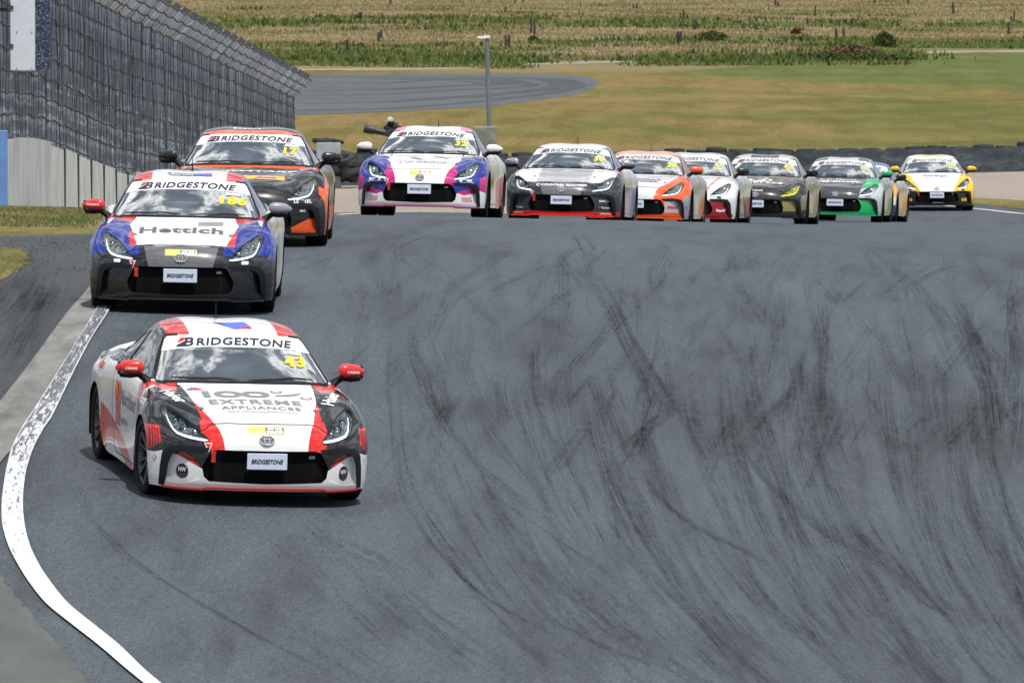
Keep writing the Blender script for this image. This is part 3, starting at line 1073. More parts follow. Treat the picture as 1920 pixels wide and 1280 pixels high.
def skin_mesh(name, pts, edges, mat, sub=1):
    me = bpy.data.meshes.new(name + '_skeleton')
    me.from_pydata([p[:3] for p in pts], edges, [])
    o = bpy.data.objects.new(name, me); COL.objects.link(o)
    md = o.modifiers.new('skin', 'SKIN')
    for i, p in enumerate(pts):
        r = p[3]
        me.skin_vertices[0].data[i].radius = (r, r) if not isinstance(r, tuple) else r
    me.skin_vertices[0].data[0].use_root = True
    sb = o.modifiers.new('sub', 'SUBSURF'); sb.levels = sub; sb.render_levels = sub
    dg = bpy.context.evaluated_depsgraph_get()
    out = bpy.data.meshes.new_from_object(o.evaluated_get(dg))
    out.name = name
    bpy.data.objects.remove(o); bpy.data.meshes.remove(me)
    out.materials.clear(); out.materials.append(mat)
    out.polygons.foreach_set('use_smooth', np.ones(len(out.polygons), dtype=bool))
    return out


# small shared details --------------------------------------------------
def offset_poly(poly, d):
    cx = sum(p[0] for p in poly) / len(poly); cy = sum(p[1] for p in poly) / len(poly)
    n = len(poly); out = []
    for i in range(n):
        p0, p1, p2 = np.array(poly[i - 1]), np.array(poly[i]), np.array(poly[(i + 1) % n])
        t_ = (p2 - p0); t_ = t_ / max(np.linalg.norm(t_), 1e-9)
        nn = np.array([-t_[1], t_[0]])
        if np.dot(nn, np.array([cx, cy]) - p1) < 0: nn = -nn
        out.append(tuple(p1 + nn * d))
    return out


def lamp_bits(s):
    """lit L-shaped strip and the projector lamps of a headlight"""
    inner = [(.462, .524), (.50, .521), (.56, .527), (.62, .538), (.685, .560), (.715, .596), (.735, .650), (.742, .690)]
    outer = []
    wd = [.012, .017, .020, .021, .020, .014, .010, .007]
    low = densify(inner, .02, False)
    def wdt(x, z):
        return np.interp(x, [.46, .50, .60, .69, .72, .745], [.009, .018, .021, .017, .009, .005])
    pts = []
    n = len(low)
    for i, p in enumerate(low):
        a = low[max(i - 1, 0)]; b = low[min(i + 1, n - 1)]
        d = np.array([b[0] - a[0], b[1] - a[1]]); d /= np.linalg.norm(d)
        nn = np.array([-d[1], d[0]])
        w_ = wdt(*p)
        q0 = np.array(p) + nn * .004; q1 = np.array(p) + nn * (w_ + .004)
        for q in (q0, q1):
            h_ = hit(q[0], q[1], 'front', -.018)
            pts.append((s * h_.x, h_.y, h_.z))
    fs = [(2 * i, 2 * i + 1, 2 * i + 3, 2 * i + 2) for i in range(n - 1)]
    strip = mesh_from('light_strip', pts, fs, M['lamp_white'])
    m = MB()
    for (x, z, r, dd) in ((.545, .572, .020, .045), (.612, .600, .026, .05), (.668, .636, .023, .05)):
        h_ = hit(x, z, 'front', 0)
        mt = Matrix.Translation((s * h_.x, h_.y + dd, h_.z)) @ Matrix.Rotation(R(90), 4, 'X')
        m.lathe([(.0, .002), (.012, r * .6), (.008, r * .85), (-.01, r), (.012, r * 1.25), (-.02, r * 1.3)], 16, mat=mt, axis='z')
    proj = m.mesh('projector_lamp', M['chrome'], True)
    return strip, proj


for s_, nm in ((1, 'L'), (-1, 'R')):
    CM['strip' + nm], CM['proj' + nm] = lamp_bits(s_)

gapm = M['trim']
shut = [line_strip([(-.475, .600), (-.42, .642), (-.30, .652), (0, .655), (.30, .652), (.42, .642), (.475, .600)], 'front', .006, gapm)]
for s in (1, -1):
    up = [(.475, .600), (.505, .588), (.56, .638), (.63, .69), (.72, .742), (.76, .79), (.745, .828)]
    shut.append(line_strip([(s * a, b) for a, b in up], 'front', .005, gapm))
    dl = [(.50, .19), (.47, .45), (.52, .78), (.62, .84)]
    dr = [(1.70, .855), (1.86, .80), (1.82, .55), (1.62, .25), (1.50, .19)]
    for q in (dl, dr, [(.50, .19), (1.50, .19)]):
        shut.append(line_strip(q, 'left' if s > 0 else 'right', .008, gapm))
    shut.append(line_strip([(s * x, z) for x, z in offset_poly(light_poly, -.003)], 'front', .009, gapm, closed=True))
    # edge seal of the windscreen
    shut.append(line_strip([(s * x, z) for x, z in glass_poly[2:10]], 'front', .012, gapm, off=.002))
shut.append(line_strip([(-.64, .862), (-.4, .870), (0, .874), (.4, .870), (.64, .862)], 'front', .016, gapm, off=.003))
CM['gaps'] = join_meshes('panel_gap', shut)

# splitter lip
def lip_mesh():
    vs = []; fs = []
    xs = np.linspace(-4.62, 4.62, 49)
    P = body(np.abs(xs) * .98, np.zeros(49) + .35)
    P2 = body(np.abs(xs) * .98, np.zeros(49))
    for i, x in enumerate(xs):
        sx = 1 if x >= 0 else -1
        p = P[i]; q = P2[i]
        drop = 0.0 if abs(p[0]) < .46 else min(.014, (abs(p[0]) - .46) * .35)
        fx = .006 + .010 * (1 - (abs(x) / 4.62) ** 4)
        n_ = np.array([p[0] * .4, -1.0]); n_ /= np.linalg.norm(n_)
        vs += [(sx * (p[0] + n_[0] * fx * .3), p[1] + n_[1] * .002, .160 - drop), (sx * (p[0] + n_[0] * fx), p[1] + n_[1] * fx - .004, .156 - drop),
               (sx * (p[0] + n_[0] * fx), p[1] + n_[1] * fx - .004, .143 - drop), (sx * p[0] * .97, q[1] + .06, .136 - drop)]
    for i in range(48):
        for j in range(3):
            fs.append((4 * i + j, 4 * i + 4 + j, 4 * i + 5 + j, 4 * i + 1 + j))
    return mesh_from('front_lip', vs, fs, dummy, smooth=False)


CM['lip'] = lip_mesh()

# number plate with lettering
m = MB(); m.box((0, 0, 0), (.320, .012, .128), bevel=.004)
CM['plate'] = m.mesh('number_plate', M['plate'])


def flat_text(txt, w, h, mat, bold=.02, shear=0, spacing=1.0):
    V, F = text2d(txt, bold, shear, spacing)
    return [(a * w, 0, b * h) for a, b in V], F


def brand_word(w, h, mat):
    """slanted tyre maker's word with the big wedge initial"""
    V, F = flat_text('BRIDGESTONE', w, h, mat, .028, .25, 1.02)
    return V, F


Vp, Fp = flat_text('BRIDGESTONE', .255, .036, M['ink'], .03, .25, 1.0)
CM['plate_text'] = mesh_from('plate_lettering', [(a, -.0085, c) for a, b, c in Vp], Fp, M['ink'])


def word_on_strip():
    V, F = text2d('RIDGESTONE', .026, .24, 1.08)
    def place(V, w, h, cx, cz):
        V = V * np.array([w, h])
        V = V + np.array([cx, cz])
        V[:, 1] -= .030 * (np.abs(V[:, 0]) / .5) ** 2
        return V
    a = conform(place(V, .790, .050, .066, 1.152).tolist(), F, 'front', 'word', M['ink_blue'], .004)
    # initial letter: black slab with the red wedge cut into it
    VB, FB = text2d('B', .02, .34, 1.0)
    b = conform(place(VB, .095, .056, -.385, 1.155).tolist(), FB, 'front', 'word', M['ink_blue'], .004)
    red = place(np.array([(-.5, -.05), (-.22, .5), (.20, .5), (-.10, .18)]), .125, .056, -.410, 1.155)
    c = decal_poly([tuple(q) for q in red], 'front', M['ink_red'], .0055)
    blk = place(np.array([(-.62, -.5), (-.50, -.28), (.05, .16), (-.12, -.5)]), .125, .056, -.410, 1.155)
    d = decal_poly([tuple(q) for q in blk], 'front', M['ink_blue'], .005)
    return join_meshes('banner_lettering', [a, b, c, d])


CM['banner'] = word_on_strip()

# maker's badge: three interlocked ovals
m = MB()
def ring(m, rx, rz, r, cx=0, cz=0, n=22):
    pts = [Vector((cx + rx * math.cos(2 * math.pi * i / n), 0, cz + rz * math.sin(2 * math.pi * i / n))) for i in range(n)]
    vs = []; fs = []
    for i, p in enumerate(pts):
        d = Vector((p.x - cx, 0, p.z - cz)).normalized()
        for j in range(6):
            a = 2 * math.pi * j / 6
            vs.append(p + d * r * math.cos(a) + Vector((0, 1, 0)) * r * math.sin(a))
    for i in range(n):
        for j in range(6):
            fs.append((i * 6 + j, i * 6 + (j + 1) % 6, ((i + 1) % n) * 6 + (j + 1) % 6, ((i + 1) % n) * 6 + j))
    m.add(vs, fs)
ring(m, .060, .041, .0062); ring(m, .021, .036, .0055); ring(m, .044, .015, .0055, 0, .021)
CM['badge'] = m.mesh('badge', M['chrome'], True)
m = MB(); m.lathe([(0, .001), (0, 1)], 24, axis='z', mat=Matrix.Rotation(R(90), 4, 'X') @ Matrix.Diagonal((.062, .043, 1, 1)))
CM['badge_back'] = m.mesh('badge_backing', M['ink_blue'])

# bonnet pins, washer caps, tow strap, triangle sticker, wipers, aerial, grille badge
m = MB()
p = hit(.455, -.33, 'top', .006)
m.lathe([(0, .001), (.004, .018), (0, .02)], 12, axis='z', mat=Matrix.Translation((.455, -.33, p.z)))
m.tube([(.44, -.35, p.z + .006), (.49, -.30, p.z + .010)], .005, 6)
CM['pinL'] = m.mesh('bonnet_pin', M['chrome'], True)
m2 = MB(); m2.v = [(-a, b, c) for a, b, c in m.v]; m2.f = m.f; m2.mi = m.mi
CM['pinR'] = m2.mesh('bonnet_pin', M['chrome'], True)
for s_, nm in ((1, 'L'), (-1, 'R')):
    CM['cap' + nm] = decal_poly(rrect(s_ * .605, .497, .066, .030, .010), 'front', dummy, .006, 'washer_cap')
m = MB()
hb = hit(-.43, .46, 'front', 0)
m.box((-.420, hb.y - .016, .392), (.036, .010, .075), bevel=.003, mat=Matrix.Identity(4))
m.box((-.420, hb.y - .008, .436), (.042, .014, .016))
CM['tow'] = m.mesh('tow_strap', flat_mat('tow_strap_red', (.45, .02, .012), .6, var=.2))
CM['tri'] = join_meshes('tow_sticker', [decal_poly([(-.490, .505), (-.425, .505), (-.457, .435)], 'front', M['ink_white'], .004),
                                        decal_poly([(-.482, .499), (-.433, .499), (-.457, .448)], 'front', M['ink_red'], .0055)])
m = MB()
def on_glass(x, z, off=.01):
    return hit(x, z, 'front', off)
for (x0, x1) in ((-.58, -.05), (.02, .56)):
    pts = []
    for i in range(9):
        x = x0 + (x1 - x0) * i / 8
        pp = on_glass(x, .885 + (.016 if i > 4 else .008) * math.sin(i / 8 * math.pi), .012)
        pts.append(pp)
    m.tube(pts, [.005] + [.008] * 7 + [.004], 5)
CM['wiper'] = m.mesh('wiper', M['trim'], True)
m = MB()
m.lathe([(0, .022), (.012, .012), (.03, .006), (.13, .003)], 8, axis='z', mat=Matrix.Translation((0, 2.02, 1.235)))
CM['aerial'] = m.mesh('aerial', M['trim'], True)
Vg, Fg = flat_text('GR', .050, .022, M['ink_grey'], .05, .3)
CM['grb'] = mesh_from('grille_badge', [(a + .365, hit(.365, .42, 'front').y + .010, c + .408) for a, b, c in Vg], Fg, M['ink_grey'])
# rear: lamps and wing lip (seen only from other positions)
CM['tail'] = None
bm = bmesh.new()
pts = [(-.60, 3.18, .850), (-.45, 3.26, .880), (0, 3.32, .890), (.45, 3.26, .880), (.60, 3.18, .850)]
m = MB()
vs = []; fs = []
for i, (x, y, z) in enumerate(pts):
    vs += [(x, y - .14, z - .03), (x, y + .02, z + .035), (x, y + .02, z + .02), (x, y - .12, z - .06)]
for i in range(4):
    for j in range(4):
        fs.append((4 * i + j, 4 * i + (j + 1) % 4, 4 * i + 4 + (j + 1) % 4, 4 * i + 4 + j))
m.add(vs, fs)
CM['ducktail'] = m.mesh('tail_spoiler', dummy)
bm.free()
CM['driver'] = driver_meshes()
m = MB()
m.lathe([(-.15, .002), (-.14, .06), (-.08, .115), (0, .135), (.08, .125), (.125, .07), (.135, .002)], 20, axis='z', mat=Matrix.Translation((.36, 1.35, 1.02)))
CM['helmet'] = m.mesh('helmet', M['ink_white'], True)


def car_obj(name, key, parent, mats=None, link_mat=None, **props):
    o = bpy.data.objects.new(name, CM[key] if isinstance(key, str) else key)
    link(o, parent)
    if link_mat is not None:
        o.material_slots[0].link = 'OBJECT'
        o.material_slots[0].material = link_mat
    for k2, v2 in props.items(): o[k2] = v2
    return o


def flat_paint(name, c):
    return flat_mat(name, c, .28, coat=.6)


def build_car(label, paintm, lip, mirL, mirR, u, D, yaw, roll=0.0, decals=(), yellow=False, cap=None, rim_mat=None, tri=True, steer=4.0, tow=True, rise=0.0, who='', group='racing coupes strung out along the track'):
    root = empty('racing_car', label, 'race car', group)
    body_o = car_obj('body', 'body', root, link_mat=paintm)
    car_obj('panel_gap', 'gaps', body_o)
    bon = car_obj('bonnet', 'bonnet', root, link_mat=paintm)
    car_obj('bonnet_pin', 'pinL', bon); car_obj('bonnet_pin', 'pinR', bon)
    for nm in 'LR':
        car_obj('bumper_insert', 'pocket' + nm, body_o, link_mat=paintm)
        car_obj('intake_frame', 'frame' + nm, root)
        hl = car_obj('headlight', 'light' + nm, root, link_mat=M['lamp_dark_yellow'] if yellow else M['lamp_dark'])
        car_obj('lens', 'lens' + nm, hl, link_mat=M['lens_yellow'] if yellow else M['lens'])
        car_obj('light_strip', 'strip' + nm, hl, link_mat=M['lamp_yellow'] if yellow else M['lamp_white'])
        car_obj('projector_lamp', 'proj' + nm, hl)
        dr = car_obj('door', 'door' + nm, root, link_mat=paintm)
        car_obj('side_window', 'win' + nm, root)
        car_obj('quarter_window', 'qwin' + nm, root)
        mi = car_obj('mirror', 'mir' + nm, root, link_mat=mirL if nm == 'L' else mirR)
        car_obj('mirror_stalk', 'stalk' + nm, mi)
        car_obj('washer_cap', 'cap' + nm, body_o, link_mat=cap or paintm)
    car_obj('grille', 'grille', root)
    lipo = car_obj('front_lip', 'lip', root, link_mat=lip)
    roofo = car_obj('roof', 'roof', root, link_mat=paintm)
    car_obj('aerial', 'aerial', roofo)
    ws = car_obj('windscreen', 'windscreen', root)
    car_obj('wiper', 'wiper', ws)
    car_obj('rear_window', 'rear_window', root)
    st = car_obj('sun_strip', 'sun_strip', root)
    car_obj('banner_lettering', 'banner', st)
    pl = car_obj('number_plate', 'plate', root)
    py = hit(0, .39, 'front').y - .012
    pl.location = (0, py, .375)
    car_obj('plate_lettering', 'plate_text', pl)
    bd = car_obj('badge', 'badge', root)
    bp = hit(0, .545, 'front', .004)
    bd.location = (0, bp.y - .004, .540)
    bd.rotation_euler = (R(-30), 0, 0)
    bk = car_obj('badge_backing', 'badge_back', bd)
    car_obj('grille_badge', 'grb', root)
    if tow: car_obj('tow_strap', 'tow', root)
    if tri: car_obj('tow_sticker', 'tri', root)
    car_obj('underbody', 'under', root)
    car_obj('dashboard', 'dash', root)
    car_obj('race_seat', 'seat', root)
    car_obj('roll_cage', 'cage', root)
    car_obj('steering_wheel', 'steer', root)
    car_obj('tail_spoiler', 'ducktail', root, link_mat=paintm)
    for (sx, y, fr) in ((1, 0, 1), (-1, 0, 1), (1, 2.575, 0), (-1, 2.575, 0)):
        w = car_obj('wheel', 'rim', root, link_mat=rim_mat or M['rim'])
        w.location = (sx * .757, y, .315)
        a = random.uniform(0, 6)
        w.rotation_euler = Matrix.Rotation(R(steer if fr else 0), 3, 'Z').to_4x4().to_euler() if sx > 0 else (0, 0, R(180 + (steer if fr else 0)))
        car_obj('tyre', 'tyre', w); car_obj('brake_disc', 'disc', w)
    for me, par in decals:
        pr = {'body': root, 'bonnet': bon, 'windscreen': ws, 'roof': roofo, 'lip': lipo}[par]
        car_obj(me.name.split('.')[0], me, pr)
    # driver
    dv = bpy.data.objects.new('person', CM['driver']); link(dv)
    dv['label'] = 'driver in white helmet inside the coupe in ' + who
    dv['category'] = 'person'; dv['group'] = 'drivers in the racing coupes'
    hm = bpy.data.objects.new('helmet', CM['helmet']); link(hm, dv)
    # stand on the ground
    x = (u - 960) / FPX * D
    yaw_r = R(yaw)
    hd = Vector((math.sin(yaw_r), -math.cos(yaw_r), 0))           # direction the nose points
    fwd = hd
    left = Vector((math.cos(yaw_r), math.sin(yaw_r), 0))          # car +x
    f0 = Vector((x, D, 0)); r0 = f0 - fwd * 2.575
    zf = sum(Gf(*(f0 + left * s * .76).xy) for s in (-1, 1)) / 2; zr = sum(Gf(*(r0 + left * s * .76).xy) for s in (-1, 1)) / 2
    zl = sum(Gf(*(p_ + left * .76).xy) for p_ in (f0, r0)) / 2; zrt = sum(Gf(*(p_ - left * .76).xy) for p_ in (f0, r0)) / 2
    yax = (Vector((r0.x, r0.y, zr)) - Vector((f0.x, f0.y, zf))).normalized()
    xax = (left * 1.52 + Vector((0, 0, zl - zrt))).normalized()
    zax = xax.cross(yax).normalized(); xax = yax.cross(zax).normalized()
    Mx = Matrix((xax, yax, zax)).transposed().to_4x4()
    Mx.translation = Vector((f0.x, f0.y, zf + .004 + rise))
    root.matrix_world = Mx
    dv.matrix_world = Mx
    # body roll in the corner: tilt everything but the wheels
    if roll:
        Rl = Matrix.Translation((0, 0, .25)) @ Matrix.Rotation(R(roll), 4, 'Y') @ Matrix.Translation((0, 0, -.25))
        for ch in root.children:
            if not ch.name.startswith('wheel'):
                ch.matrix_basis = Rl @ ch.matrix_basis
        dv.matrix_world = Mx @ Rl
    return root

# ================================================================== the place
def sheet(name, poly, mat, off, step=1.0, crown=None, **props):
    """a flat surface laid on the ground: polygon in world x, y"""
    d = densify(poly, step)
    xs = [p[0] for p in poly]; ys = [p[1] for p in poly]
    a = np.arange(min(xs), max(xs) + step, step); b = np.arange(min(ys), max(ys) + step, step)
    A, B = np.meshgrid(a, b)
    A = A + (np.arange(B.shape[0]) % 2)[:, None] * step * .5
    m_ = in_poly(A.ravel(), B.ravel(), poly)
    g = list(zip(A.ravel()[m_].tolist(), B.ravel()[m_].tolist()))
    vs, es, fs, *_ = delaunay_2d_cdt([Vector(p) for p in d + g], [(i, (i + 1) % len(d)) for i in range(len(d))], [], 1, 1e-5)
    V = np.array([(p.x, p.y) for p in vs])
    Z = G(V[:, 0], V[:, 1]) + off
    F = []
    for f in fs:
        p, q, r_ = V[f[0]], V[f[1]], V[f[2]]
        if (q[0] - p[0]) * (r_[1] - p[1]) - (q[1] - p[1]) * (r_[0] - p[0]) < 0: f = f[::-1]
        F.append(tuple(f))
    me = mesh_from(name, np.column_stack([V, Z]).tolist(), F, mat, smooth=True)
    return obj(name, me, **props)


def strip_sheet(name, left, right, mat, off, height=0.0, n=60, prof=None, **props):
    """band between two image-space polylines, lengthwise grid; prof = list of (t, height)"""
    def resample(pl, n):
        pl = [np.array(p, float) for p in pl]
        # smooth through the points
        T = np.cumsum([0] + [np.linalg.norm(pl[i + 1] - pl[i]) for i in range(len(pl) - 1)]); T /= T[-1]
        fx = pchip(T, [p[0] for p in pl]); fy = pchip(T, [p[1] for p in pl])
        tt = np.linspace(0, 1, n)
        return np.column_stack([fx(tt), fy(tt)])
    Lw = resample([gpt(*p) for p in left], n); Rw = resample([gpt(*p) for p in right], n)
    prof = prof or [(0, 0), (1, 0)]
    vs = []; uv = []
    for i in range(n):
        for t_, h_ in prof:
            p = Lw[i] * (1 - t_) + Rw[i] * t_
            vs.append((p[0], p[1], Gf(p[0], p[1]) + off + h_)); uv.append((t_, i / (n - 1)))
    m_ = len(prof)
    fs = [(i * m_ + j, i * m_ + j + 1, (i + 1) * m_ + j + 1, (i + 1) * m_ + j) for i in range(n - 1) for j in range(m_ - 1)]
    # make faces look up
    a, b, c = (np.array(vs[k_]) for k_ in fs[0][:3])
    if np.cross(b - a, c - a)[2] < 0: fs = [f[::-1] for f in fs]
    me = mesh_from(name, vs, fs, mat, smooth=False, uvs=uv)
    return obj(name, me, **props)


# ---- materials
def asphalt(name, base, patch=.5, dark=.45, seed=0.0, turn=0.0, band=False):
    t = NT(name)
    co = t.coord()
    if turn: co = t.map(co, (.3, .3, 1), (0, 0, 0), (0, 0, R(turn)))
    grain = t.noise(t.map(co, (1, .25, 1), (seed, 0, 0)), 46, 2, .7)
    grain2 = t.noise(t.map(co, (1, .12, 1), (seed + 3, 0, 0)), 20, 3, .65)
    streak = t.noise(t.map(co, (1.1, .10, 1), (seed, 5, 0), (0, 0, R(14))), 1.6, 5, .62, .4)
    big = t.noise(t.map(co, (.35, .07, 1), (0, seed, 0)), 1.1, 4, .6, .6)
    c = t.ramp(streak, [(.30, tuple(b * dark for b in base)), (.5, tuple(b * .92 for b in base)), (.72, tuple(b * 1.14 for b in base))])
    c = t.mix(.5 * patch, c, t.ramp(big, [(.32, tuple(b * .55 for b in base)), (.60, tuple(b * 1.12 for b in base))]))
    if band:                                    # rubbered-in braking zone across the right half
        sp = t.node('ShaderNodeSeparateXYZ'); t.l.new(t.coord(), sp.inputs[0])
        wn_ = t.noise(t.map(co, (.5, .12, 1), (9, 2, 0)), 1.0, 4, .6)
        d_ = t.math('ABSOLUTE', t.math('SUBTRACT', sp.outputs[1], t.math('ADD', 87.0, t.math('MULTIPLY', wn_, 7))))
        b_ = t.math('MULTIPLY', t.rng(d_, 5.0, .3, 0, 1), t.rng(sp.outputs[0], .2, 3.0, .15, 1))
        b_ = t.math('MULTIPLY', b_, t.rng(streak, .34, .62, 1, .25), clamp=True)
        c = t.mix(t.math('MULTIPLY', b_, .55), c, (.028, .031, .036))
    gm = t.rng(grain, .25, .75, .50, 1.50)
    gm2 = t.rng(grain2, .3, .7, .88, 1.12)
    gm = t.math('MULTIPLY', gm, gm2)
    cc = t.node('ShaderNodeCombineXYZ')
    for i in range(3): t.l.new(gm, cc.inputs[i])
    c = t.vmath('MULTIPLY', c, cc.outputs[0])
    t.pbr(c, .68, normal=t.bump(grain, .4, .012), spec=.25)
    return t.m


M['asphalt'] = asphalt('asphalt_track', (.063, .077, .092), band=True)
M['asphalt_old'] = asphalt('asphalt_runoff', (.050, .056, .063), .6, .6, 7)
M['asphalt_far'] = asphalt('asphalt_far_loop', (.085, .094, .106), .8, .6, 11, 74)

t = NT('concrete_apron')
co = t.coord()
n1 = t.noise(t.map(co, (1, .25, 1)), 3.0, 6, .65, .5); n2 = t.noise(co, 60, 3, .7)
c = t.ramp(n1, [(.25, (.085, .087, .085)), (.5, (.185, .182, .175)), (.75, (.29, .283, .27))])
n3 = t.noise(t.map(co, (2.5, .15, 1), (3, 0, 0), (0, 0, R(-20))), 2.0, 4, .6)
c = t.mix(t.rng(n3, .52, .72, 0, .55), c, (.07, .075, .08))
c = t.mix(t.rng(n2, .3, .7, 0, .22), c, (.08, .08, .08))
t.pbr(c, .85, normal=t.bump(n2, .3, .01), spec=.2)
M['apron'] = t.m
t = NT('concrete_pad')
co = t.coord()
n1 = t.noise(t.map(co, (1, .3, 1)), 2.2, 6, .65, .5); n2 = t.noise(co, 70, 3, .7)
c = t.ramp(n1, [(.3, (.075, .084, .082)), (.7, (.125, .136, .13))])
c = t.mix(t.rng(n2, .35, .7, 0, .35), c, (.05, .055, .055))
t.pbr(c, .9, normal=t.bump(n2, .3, .01), spec=.15)
M['pad'] = t.m

t = NT('worn_white_kerb')
co = t.coord()
sp = t.node('ShaderNodeSeparateXYZ'); t.l.new(co, sp.inputs[0])
uvn = t.coord('UV'); su = t.node('ShaderNodeSeparateXYZ'); t.l.new(uvn, su.inputs[0])
scr = t.noise(t.map(uvn, (6, 75, 1), (0, 0, 0), (0, 0, R(4))), 1.0, 6, .72, .8)
scr2 = t.noise(t.map(uvn, (2.5, 30, 1), (4, 0, 0)), 1.0, 5, .7, .8)
wearf = t.rng(su.outputs[1], .30, .74, .60, .0)                       # worn more towards the crest
edge = t.math('ABSOLUTE', t.math('SUBTRACT', su.outputs[0], .5))
keep = t.rng(t.math('ADD', edge, t.math('MULTIPLY', scr, .06)), .44, .47, 0, 1)
th = t.math('SUBTRACT', t.math('ADD', scr, t.math('MULTIPLY', t.math('SUBTRACT', scr2, .5), .5)), t.rng(wearf, 0, .6, .315, .55))
paintf = t.rng(th, -.02, .06, 0, 1)
paintf = t.math('MAXIMUM', paintf, t.math('MULTIPLY', keep, .75))
g_ = t.noise(co, 50, 3, .6)
wc = t.mix(t.rng(scr2, .32, .68, 0, .65), (.74, .76, .80), (.36, .37, .40))
c = t.mix(paintf, t.mix(g_, (.05, .055, .065), (.14, .15, .165)), wc)
t.pbr(c, .55, normal=t.bump(g_, .25, .01), spec=.3)
M['kerb'] = t.m
M['whiteline'] = flat_mat('road_paint_white', (.68, .69, .71), .6, var=.25, vscale=6)

t = NT('grass_and_field')
co = t.coord()
sp = t.node('ShaderNodeSeparateXYZ'); t.l.new(co, sp.inputs[0])
X, Y = sp.outputs[0], sp.outputs[1]
nA = t.noise(t.map(co, (.06, .028, 1)), 1.0, 5, .6, 1.2)
nB = t.noise(t.map(co, (.35, .16, 1), (7, 3, 0)), 1.0, 5, .65, .3)
nC = t.noise(t.map(co, (3.2, .9, 1)), 1.0, 5, .75)
# mown slope: dry brown with olive streaks, greener to the right and far side
gr = t.math('ADD', t.rng(nA, .40, .60, 0, .85), t.math('MULTIPLY', t.rng(X, -8, 22, -.35, .30), 1.0))
gr = t.math('ADD', gr, t.math('MULTIPLY', t.rng(nB, .3, .7, -.22, .22), 1.0), clamp=True)
mown = t.ramp(gr, [(0.0, (.195, .140, .052)), (.30, (.165, .130, .040)), (.60, (.125, .122, .030)), (1.0, (.075, .098, .020))])
# far strip of lusher grass at the end of the slope on the right
green_in = t.math('MULTIPLY', t.rng(t.math('ADD', Y, t.math('MULTIPLY', X, 2.9)), 500, 516, 0, 1), t.rng(X, 3, 8, 0, 1))
mown = t.mix(t.math('MULTIPLY', green_in, t.rng(nB, .3, .6, .75, 1)), mown, (.068, .115, .026))
# mower tracks as curved lighter bands
wv = t.node('ShaderNodeTexWave'); wv.wave_type = 'RINGS'; wv.rings_direction = 'SPHERICAL'
t.l.new(t.map(co, (.011, .0042, 0), (-.13, -1.72, 0)), wv.inputs['Vector'])
wv.inputs['Scale'].default_value = 5.0; wv.inputs['Distortion'].default_value = 2.0; wv.inputs['Detail'].default_value = 3
mown = t.mix(t.math('MULTIPLY', wv.outputs['Fac'], .16), mown, (.27, .21, .10))
nE = t.noise(t.map(co, (.75, .07, 1), (3, 1, 0)), 1.0, 6, .68, .3)
nF = t.noise(t.map(co, (4.5, .25, 1), (1, 6, 0)), 1.0, 4, .7)
mown = t.mix(t.rng(nE, .45, .62, 0, .5), mown, (.075, .062, .020))
mown = t.mix(t.rng(nE, .42, .30, 0, .40), mown, (.20, .135, .06))
mown = t.mix(t.rng(nF, .45, .75, 0, .35), mown, (.09, .07, .025))
nG = t.noise(t.map(co, (11, .7, 1), (1, 2, 0)), 1.0, 4, .75)
mown = t.mix(t.rng(nG, .50, .72, 0, .42), mown, (.045, .040, .014))
mown = t.mix(t.rng(nG, .46, .30, 0, .35), mown, (.24, .18, .09))
mown = t.mix(t.rng(nC, .40, .75, 0, .15), mown, (.18, .13, .065))
# rough field
nD = t.noise(t.map(co, (.05, .022, 1), (2, 9, 0)), 1.0, 4, .6, .8)
ff = t.math('ADD', t.rng(nD, .4, .62, 0, .8), t.rng(nB, .3, .7, -.25, .25), clamp=True)
rough_ = t.ramp(ff, [(0, (.19, .145, .075)), (.45, (.15, .125, .055)), (.75, (.13, .135, .05)), (1, (.06, .085, .02))])
rough_ = t.mix(t.rng(nC, .3, .7, 0, .30), rough_, (.25, .20, .11))
far_f = t.rng(t.math('SUBTRACT', Y, t.rng(X, 6, 20, 0, 48)), 484, 490, 0, 1)
c = t.mix(far_f, mown, rough_)
# verge near the barrier: straw over green
ver = t.ramp(t.math('ADD', nB, t.math('MULTIPLY', t.math('SUBTRACT', nC, .5), .8)), [(.3, (.06, .07, .020)), (.5, (.13, .118, .040)), (.72, (.21, .17, .075))])
c = t.mix(t.rng(Y, 240, 300, 1, 0), c, ver)
t.pbr(c, .95, normal=t.bump(nC, .5, .15), spec=.08)
M['ground'] = t.m

t = NT('gravel_trap')
co = t.coord()
n1 = t.noise(t.map(co, (1, .25, 1)), 14, 5, .8); n2 = t.noise(t.map(co, (.2, .1, 1)), 1.5, 4, .6)
c = t.ramp(n1, [(.3, (.17, .145, .12)), (.5, (.29, .25, .215)), (.7, (.40, .355, .31))])
c = t.mix(t.rng(n2, .4, .6, 0, .3), c, (.22, .20, .17))
t.pbr(c, .95, normal=t.bump(n1, .6, .05), spec=.1)
M['gravel'] = t.m

# ---- the ground, one sheet out to the horizon
ys = list(np.arange(-300, 40, 20.)) + list(np.arange(40, 340, 2.)) + list(np.arange(340, 900, 6.)) + [900 * 1.12 ** i for i in range(1, 26)]
xs = list(np.arange(-24, 34.1, 1.5))
xs = [-24 - 3 * 1.25 ** i for i in range(28, 0, -1)] + xs + [34 + 3 * 1.25 ** i for i in range(1, 29)]
A, B = np.meshgrid(xs, ys)
Z = G(A, B)
V = np.column_stack([A.ravel(), B.ravel(), Z.ravel()])
nx, ny = len(xs), len(ys)
ii = np.arange(nx * ny).reshape(ny, nx)
F = np.stack([ii[:-1, :-1], ii[:-1, 1:], ii[1:, 1:], ii[1:, :-1]], -1).reshape(-1, 4)
obj('ground', mesh_from('ground', V.tolist(), F.tolist(), M['ground'], smooth=True), kind='structure')

